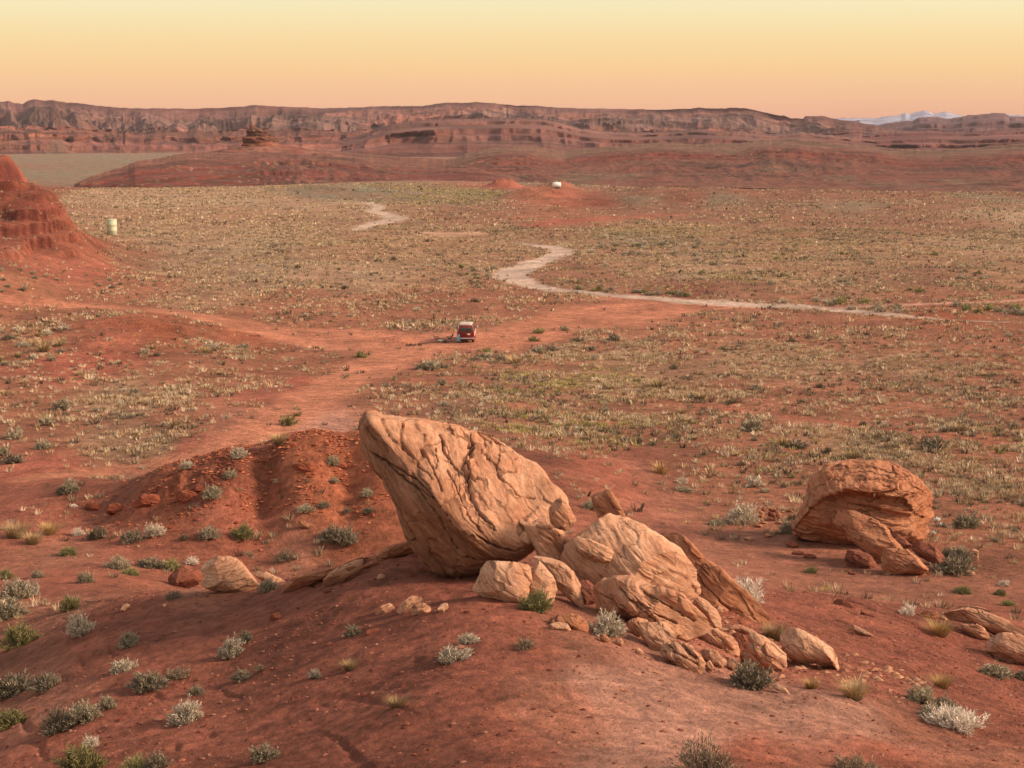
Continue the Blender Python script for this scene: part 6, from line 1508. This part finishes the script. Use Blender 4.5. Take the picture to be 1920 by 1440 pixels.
# the van, seen from behind
vb = hit(873, 643)
van = empty('camper_van', (vb[0], vb[1], float(gz(vb[0], vb[1]))), R(-1.0))
tag(van, 'dark red camper van with cream roof parked on the clearing, rear towards us', 'van')
def ring_xz(y, hw_b, hw_m, hw_t, z0, zm, z1, rt=0.16, k=6):
    pts = [(-hw_b, z0), (hw_b, z0), (hw_m, z0 + .18), (hw_m, zm)]
    for i in range(k + 1):
        a = i / k * math.pi / 2
        pts.append((hw_t - rt + rt * math.cos(a), z1 - rt + rt * math.sin(a)))
    for i in range(k + 1):
        a = math.pi / 2 + i / k * math.pi / 2
        pts.append((-hw_t + rt + rt * math.cos(a), z1 - rt + rt * math.sin(a)))
    pts += [(-hw_m, zm), (-hw_m, z0 + .18)]
    return [(x, y, z) for x, z in pts]
secs = [ring_xz(0.0, .92, .97, .74, .48, 1.25, 2.12), ring_xz(0.05, .97, 1.0, .77, .42, 1.25, 2.15), ring_xz(1.5, .98, 1.01, .80, .40, 1.25, 2.16), ring_xz(3.6, .98, 1.01, .80, .40, 1.25, 2.08),
        ring_xz(3.95, .98, 1.0, .82, .40, 1.2, 1.98), ring_xz(4.55, .97, .99, .86, .40, 1.05, 1.22, .08), ring_xz(5.2, .95, .97, .86, .40, 0.9, 1.08, .08), ring_xz(5.3, .90, .92, .80, .45, .8, .98, .06)]
V, F = loft(secs)
body = bevelled('body', V, F, M_RED, van, 0.0)
# cream roof with a raised middle
def roof_ring(y, hw, z0, z1):
    th = np.linspace(0, math.pi, 14)
    pts = [(hw * math.copysign(abs(math.cos(t)) ** .45, math.cos(t)), z0 + (z1 - z0) * math.sin(t) ** .6) for t in th]
    return [(x, y, z) for x, z in pts] + [(-hw * .96, y, z0 - .04), (hw * .96, y, z0 - .04)]
V, F = loft([roof_ring(-0.01, .70, 2.10, 2.17), roof_ring(.15, .74, 2.08, 2.30), roof_ring(.5, .76, 2.06, 2.34), roof_ring(1.7, .77, 2.06, 2.28), roof_ring(2.6, .78, 2.06, 2.18), roof_ring(3.5, .78, 2.0, 2.10), roof_ring(3.8, .78, 1.95, 2.04)])
bevelled('roof', V, F, M_CREAM, van, 0)
for s in (-1, 1):
    bx('side_stripe', (s * 1.015 - .012, s * 1.015 + .012, .10, 4.6, .72, 1.22), M_CREAM, van, .005)
    V, F = loft([[(s * .985 + dx, y, 1.22) for dx, y in ((-.02, -.02), (.03, -.02), (.03, .10), (-.02, .10))], [(s * .80 + dx, y, 2.04) for dx, y in ((-.02, -.02), (.03, -.02), (.03, .10), (-.02, .10))]])
    mesh_np('corner_trim', V, F, M_CREAM, parent=van)
    tl = bx('tail_light', (s * .90 - .06, s * .90 + .06, -.03, .03, .86, 1.18), M_LAMP, van, .01)
    # rear door window with its frame
    V, F = box_v(s * .385 - .33, s * .385 + .33, -.012, .02, 1.24, 1.78)
    V[(V[:, 2] > 1.7), 0] = V[(V[:, 2] > 1.7), 0] * .95
    bevelled('rear_window', V, F, M_GLASSD, van, .02)
    bx('side_window', (s * .975 - .03, s * .975 + .03, 3.1, 3.85, 1.32, 1.78), M_GLASSD, van, .01)
    bx('side_window', (s * .972 - .03, s * .972 + .03, 1.0, 2.6, 1.34, 1.80), M_GLASSD, van, .01)
    m_ = empty('wing_mirror', (0, 0, 0)); m_.parent = van
    bx('mirror_shell', (s * 1.22 - .10, s * 1.22 + .10, 3.92, 4.02, 1.28, 1.62), M_CREAM, m_, .04)
    V, F = tube_v((s * .96, 4.0, 1.40), (s * 1.16, 3.97, 1.42), .02); mesh_np('mirror_arm', V, F, M_FRAME, parent=m_)
for y in (0.95, 4.35):
    for s in (-1, 1):
        wh = empty('wheel', (s * .86, y, .36)); wh.parent = van
        th = np.linspace(0, 2 * math.pi, 28, endpoint=False)
        prof = [(-.12, .20), (-.12, .33), (-.08, .36), (.08, .36), (.12, .33), (.12, .20)]
        V, F = loft([[(a, r * math.cos(t), r * math.sin(t)) for t in th] for a, r in prof]); mesh_np('tyre', V, F, M_TYRE, parent=wh)
        V, F = loft([[(a, r * math.cos(t), r * math.sin(t)) for t in th] for a, r in [(s * .10, .19), (s * .125, .18), (s * .09, .10), (s * .11, .04)]]); mesh_np('rim', V, F, M_CHROME, parent=wh)
bx('windscreen', (-.74, .74, 4.1, 4.16, 1.25, 1.86), M_GLASSD, van, .02).rotation_euler = (R(-0), 0, 0)
bx('bumper', (-.99, .99, -.16, .02, .46, .62), M_CHROME, van, .035)
bx('number_plate', (.20, .52, -.035, -.012, .95, 1.10), M_WHITE, van, .008)
bx('door_seam', (-.008, .008, -.012, .0, .64, 1.94), M_BLACK, van, .0)
bx('underside', (-.85, .85, .2, 5.1, .30, .47), M_BLACK, van, .02)
bx('mud_flap', (-.98, -.70, .42, .45, .12, .45), M_BLACK, van, .0)
bx('mud_flap', (.70, .98, .42, .45, .12, .45), M_BLACK, van, .0)
bx('door_handle', (.03, .07, -.05, -.01, 1.02, 1.2), M_CHROME, van, .005)
# blue cloth hung on the rear corner
q = van.location
def cloth():
    N, M = 14, 26
    u, v = np.meshgrid(np.linspace(-1, 1, N), np.linspace(0, 1, M))
    w_ = .13 + .07 * v
    x = u * w_ + .02 * np.sin(v * 7); y = -.05 - .05 * np.sin(u * 6 + v * 3) * (v + .2); z = 1.12 - v * .86 + .03 * np.cos(u * 5)
    front = np.stack([x, y, z], -1).reshape(-1, 3); back = front + [0, .012, 0]
    F = grid_faces(M, N); n0 = len(front)
    edge = np.concatenate([np.arange(N), np.arange(1, M) * N + N - 1, (M - 1) * N + np.arange(N - 2, -1, -1), np.arange(M - 2, 0, -1) * N])
    e2_ = np.roll(edge, -1)
    return np.concatenate([front, back]), np.concatenate([F, F[:, ::-1] + n0, np.stack([edge, e2_, e2_ + n0, edge + n0], 1)])
V, F = cloth()
o = mesh_np('towel', V, F, M_BLUE); o.location = (q[0] - .80, q[1] - .20, q[2] - .05)
tag(o, 'light blue towel hanging from the left rear corner of the van', 'towel')

def camp_chair(px, py, rz, label):
    B = hit(px, py); r = empty('camp_chair', (B[0], B[1], float(gz(B[0], B[1]))), rz)
    tag(r, label, 'chair', 'folding camp chairs beside the van')
    def sheet(name, A, Bq, Cq, D, sag):
        N = 8; u, v = np.meshgrid(np.linspace(0, 1, N), np.linspace(0, 1, N)); u = u[..., None]; v = v[..., None]
        P = (1 - u) * (1 - v) * A + u * (1 - v) * Bq + u * v * Cq + (1 - u) * v * D + np.array(sag) * (np.sin(math.pi * u) * np.sin(math.pi * v))
        P = P.reshape(-1, 3); n_2 = len(P); F = grid_faces(N, N)
        mesh_np(name, np.concatenate([P, P + [0, .008, .012]]), np.concatenate([F, F[:, ::-1] + n_2]), M_BLACK, parent=r)
    a = lambda *t: np.array(t, float)
    sheet('seat', a(-.26, -.24, .44), a(.26, -.24, .44), a(.24, .2, .38), a(-.24, .2, .38), (0, 0, -.06))
    sheet('backrest', a(-.24, .2, .40), a(.24, .2, .40), a(.27, .40, .92), a(-.27, .40, .92), (0, .05, 0))
    for s in (-1, 1):
        for (p0, p1, nm) in (((s * .29, -.26, 0), (s * .24, .24, .56), 'leg'), ((s * .29, .28, 0), (s * .27, -.26, .46), 'leg'), ((s * .25, .20, .40), (s * .27, .41, .95), 'back_post'), ((s * .29, -.30, .62), (s * .29, .26, .62), 'armrest'), ((s * .28, -.26, .44), (s * .29, -.28, .62), 'arm_post')):
            V, F = tube_v(p0, p1, .022 if nm == 'armrest' else .013); mesh_np(nm, V, F, M_BLACK if nm == 'armrest' else M_FRAME, parent=r)
camp_chair(819, 641.5, R(100), 'dark folding camp chair farthest left of the van, facing right')
camp_chair(843, 641, R(-75), 'dark folding camp chair nearest the van, facing left')
def on(px, py): 
    B = hit(px, py); return (float(B[0]), float(B[1]), float(gz(B[0], B[1])))
t_ = empty('camp_table', on(826, 642.5)); tag(t_, 'low white folding table between the two camp chairs', 'table')
bx('table_top', (-.30, .30, -.2, .2, .26, .30), M_WHITE, t_, .01)
for sx in (-1, 1):
    for sy in (-1, 1):
        V, F = tube_v((sx * .27, sy * .17, 0), (sx * .25, sy * .15, .26), .012); mesh_np('leg', V, F, M_FRAME, parent=t_)
def bag(px, py, w_, h_, label, mat, nm='bag', cat='bag'):
    n_a, n_b = 16, 10; V = []
    for i in range(n_b):
        f = i / (n_b - 1); z = h_ * f; r_q = w_ / 2 * (1 - .25 * f ** 3) * (math.sin(math.pi * min(f * .9 + .12, 1)) ** .35 if f < 1 else .35)
        V.append([(r_q * math.copysign(abs(math.cos(t)) ** .7, math.cos(t)), .7 * r_q * math.copysign(abs(math.sin(t)) ** .7, math.sin(t)), z + .015 * math.sin(3 * t)) for t in np.linspace(0, 2 * math.pi, n_a, endpoint=False)])
    Vv, Ff = loft(V); o = empty(nm, on(px, py)); tag(o, label, cat)
    mesh_np('sack', Vv, Ff, mat, parent=o)
    V2, F2 = join_np([tube_v((-.08, 0, h_ * .95), (-.05, 0, h_ + .09), .012), tube_v((-.05, 0, h_ + .09), (.05, 0, h_ + .09), .012), tube_v((.05, 0, h_ + .09), (.08, 0, h_ * .95), .012)])
    mesh_np('handle', V2, F2, M_BLACK, parent=o)
bag(835.5, 642.5, .34, .26, 'small black bag on the ground right of the low white table', M_BLACK)
bag(831, 641.5, .26, .18, 'low dark pot like sack right beside the white table', M_ASH)
# remains of a camp fire
f_ = empty('fire_ring', on(776, 648)); tag(f_, 'burnt out fire ring of dark stones left of the camp chairs', 'fire ring')
for i in range(9):
    a = i / 9 * 6.28; r2 = .17 + .05 * math.sin(i * 2.3)
    V = np.array([(math.cos(t) * math.sin(p), math.sin(t) * math.sin(p), math.cos(p)) for p in np.linspace(.05, 3.1, 7) for t in np.linspace(0, 6.28, 9)[:-1]])
    V = V * (1 + .25 * fbm(V[:, 0] * 1.5 + i * 3, V[:, 1] * 1.5, V[:, 2] * 1.5, o=2, seed=i)[:, None]) * [r2, r2 * .8, r2 * .6] + [.85 * math.cos(a), .8 * math.sin(a), .05]
    c = np.tile([.12, .06, .045, 1.0], (len(V), 1)); mesh_np('stone', V, grid_faces(7, 8, wrap=True), M_TWIG, parent=f_, attrs={'tint': c})
V, F = join_np([tube_v((-.4, .1, .06), (.4, -.1, .14), .05), tube_v((-.1, -.35, .05), (.15, .35, .16), .045)]); mesh_np('charred_log', V, F, M_ASH, parent=f_)
for x_, y_, lb in ((793, 645.5, 'dark charred log lying between the fire ring and the camp chairs'),):
    V, F = tube_v((-.6, 0, .05), (.6, .15, .08), .055, .04); o = mesh_np('log', V, F, M_ASH); o.location = on(x_, y_); tag(o, lb, 'log')

# water tank at the foot of the red shoulder
tb_ = at_z(210, 441, 0.0); tb_[2] = float(gz(tb_[0], tb_[1]))
tk = empty('water_tank', tb_); tag(tk, 'tall pale green cylindrical water tank at the foot of the red slope', 'tank')
mpp = math.hypot(tb_[0], tb_[1]) / FPX
rT, hT = 9.2 * mpp, 30 * mpp
th = np.linspace(0, 2 * math.pi, 48, endpoint=False)
V, F = loft([[(r * math.cos(t), r * math.sin(t), z) for t in th] for r, z in [(rT, -.3), (rT, .33 * hT), (rT * 1.012, .335 * hT), (rT * 1.012, .345 * hT), (rT, .35 * hT), (rT, .66 * hT), (rT * 1.012, .665 * hT), (rT * 1.012, .675 * hT), (rT, .68 * hT), (rT, .97 * hT)]])
mesh_np('shell', V, F, M_TANK, parent=tk)
V, F = loft([[(r * math.cos(t), r * math.sin(t), z) for t in th] for r, z in [(rT * 1.03, .965 * hT), (rT * 1.03, .985 * hT), (rT * .6, 1.01 * hT), (rT * .15, 1.02 * hT)]]); mesh_np('lid', V, F, M_TANK, parent=tk)
rungs = [tube_v((-.2, -rT - .08, .3), (-.2, -rT - .08, hT), .03), tube_v((.2, -rT - .08, .3), (.2, -rT - .08, hT), .03)] + [tube_v((-.2, -rT - .08, z), (.2, -rT - .08, z), .02) for z in np.arange(.5, hT, .35)]
V, F = join_np(rungs); mesh_np('ladder', V, F, M_TANK, parent=tk)

# white tank on the spoil heap far away
tp = at_d(1044, 352, 690); tp[2] = float(gz(tp[0], tp[1])); m7 = 690 / FPX
wt = empty('storage_tank', (tp[0], tp[1], CAM_Z - 0.0354 * 690 + 0.0), R(4))
tp = hit(1044, 353); wt.location = (tp[0], tp[1], float(gz(tp[0], tp[1])))
tag(wt, 'white horizontal storage tank on the rise beyond the plain', 'tank')
rr_ = 4.4 * m7
def capsule():
    xs = [(-1.0, .55), (-.96, .85), (-.88, .98), (.0, 1.0), (.88, .98), (.96, .85), (1.0, .55)]
    return loft([[(x * 7.0 * m7, r * rr_ * math.cos(t), rr_ + .25 + r * rr_ * math.sin(t)) for t in np.linspace(0, 2 * math.pi, 28, endpoint=False)] for x, r in xs])
V, F = capsule(); mesh_np('shell', V, F, M_WHITE, parent=wt)
for s in (-1, 1):
    bx('cradle', (s * .9 - .15, s * .9 + .15, -.8, .8, -1.2, .5), M_FRAME, wt, .02)
V, F = tube_v((0, 0, 2 * rr_ + .2), (0, 0, 2 * rr_ + .45), .25, n=16); mesh_np('hatch', V, F, M_WHITE, parent=wt)
# marker posts and a tiny far sign
for (px, py, hp, lb) in ((878, 440, 7, 'pale wooden marker post beside the dirt pad in the plain'), (697, 385, 6, 'tiny white sign at the far end of the pale road')):
    B = hit(px, py); d = math.hypot(B[0], B[1]); h_ = hp * d / FPX
    p = empty('marker_post' if py > 400 else 'road_sign', (B[0], B[1], float(gz(B[0], B[1])))); tag(p, lb, 'post' if py > 400 else 'sign')
    V, F = tube_v((0, 0, -.2), (0, 0, h_), .16 if py > 400 else .08); mesh_np('post', V, F, M_WOOD, parent=p)
    if py < 400: bx('panel', (-.6, .6, -.03, .03, h_ * .5, h_), M_WHITE, p, .01)
    else: bx('cap', (-.2, .2, -.2, .2, h_, h_ + .06), M_WOOD, p, .01)
# bits of pale litter by the red boulder
for (px, py, w_, h_, lb) in ((1757, 978, 11, 8, 'crumpled white litter on the soil right of the red boulder, upper piece'), (1765, 986, 9, 6, 'crumpled white litter on the soil right of the red boulder, lower piece'), (1750, 1003, 9, 8, 'white scrap caught low beside the right end of the red boulder'), (1735, 1034, 8, 12, 'white scrap among the slabs in front of the red boulder')):
    B = hit(px, py); d = np.linalg.norm(B - CAMP) / FPX
    r_ = np.random.default_rng(px)
    N = 9; u, v = np.meshgrid(np.linspace(-1, 1, N), np.linspace(-1, 1, N))
    hgt = .35 + .65 * np.abs(r_.normal(size=(N, N))) * (1 - .5 * (u * u + v * v) / 2)
    P = np.stack([u * w_ * d * .5, v * w_ * d * .4, hgt * h_ * d * .7], -1).reshape(-1, 3)
    P2 = P.copy(); P2[:, 2] -= .02; F = grid_faces(N, N)
    o = mesh_np('litter', np.concatenate([P, P2]), np.concatenate([F, F[:, ::-1] + len(P)]), M_WHITE, smooth=False); o.location = (B[0], B[1], float(gz(B[0], B[1]))); tag(o, lb, 'litter', 'white litter by the red boulder')

# ------------------------------------------------------------------ air
V, F = box_v(-9000, 9000, -150, 10400, -90, 300)
hz = mesh_np('haze', V, F, None or bpy.data.materials.new('haze_air'), smooth=False)
hm = hz.data.materials[0]; hm.use_nodes = True; n = hm.node_tree
n.nodes.clear()
ho = nd(n, 'ShaderNodeOutputMaterial'); pv = nd(n, 'ShaderNodeVolumePrincipled')
pv.inputs['Color'].default_value = (0.86, 0.70, 0.78, 1)
pv.inputs['Density'].default_value = 0.000026
pv.inputs['Anisotropy'].default_value = 0.0
n.links.new(pv.outputs[0], ho.inputs['Volume'])
tag(hz, 'thin mauve evening haze over the whole landscape', kind='stuff')
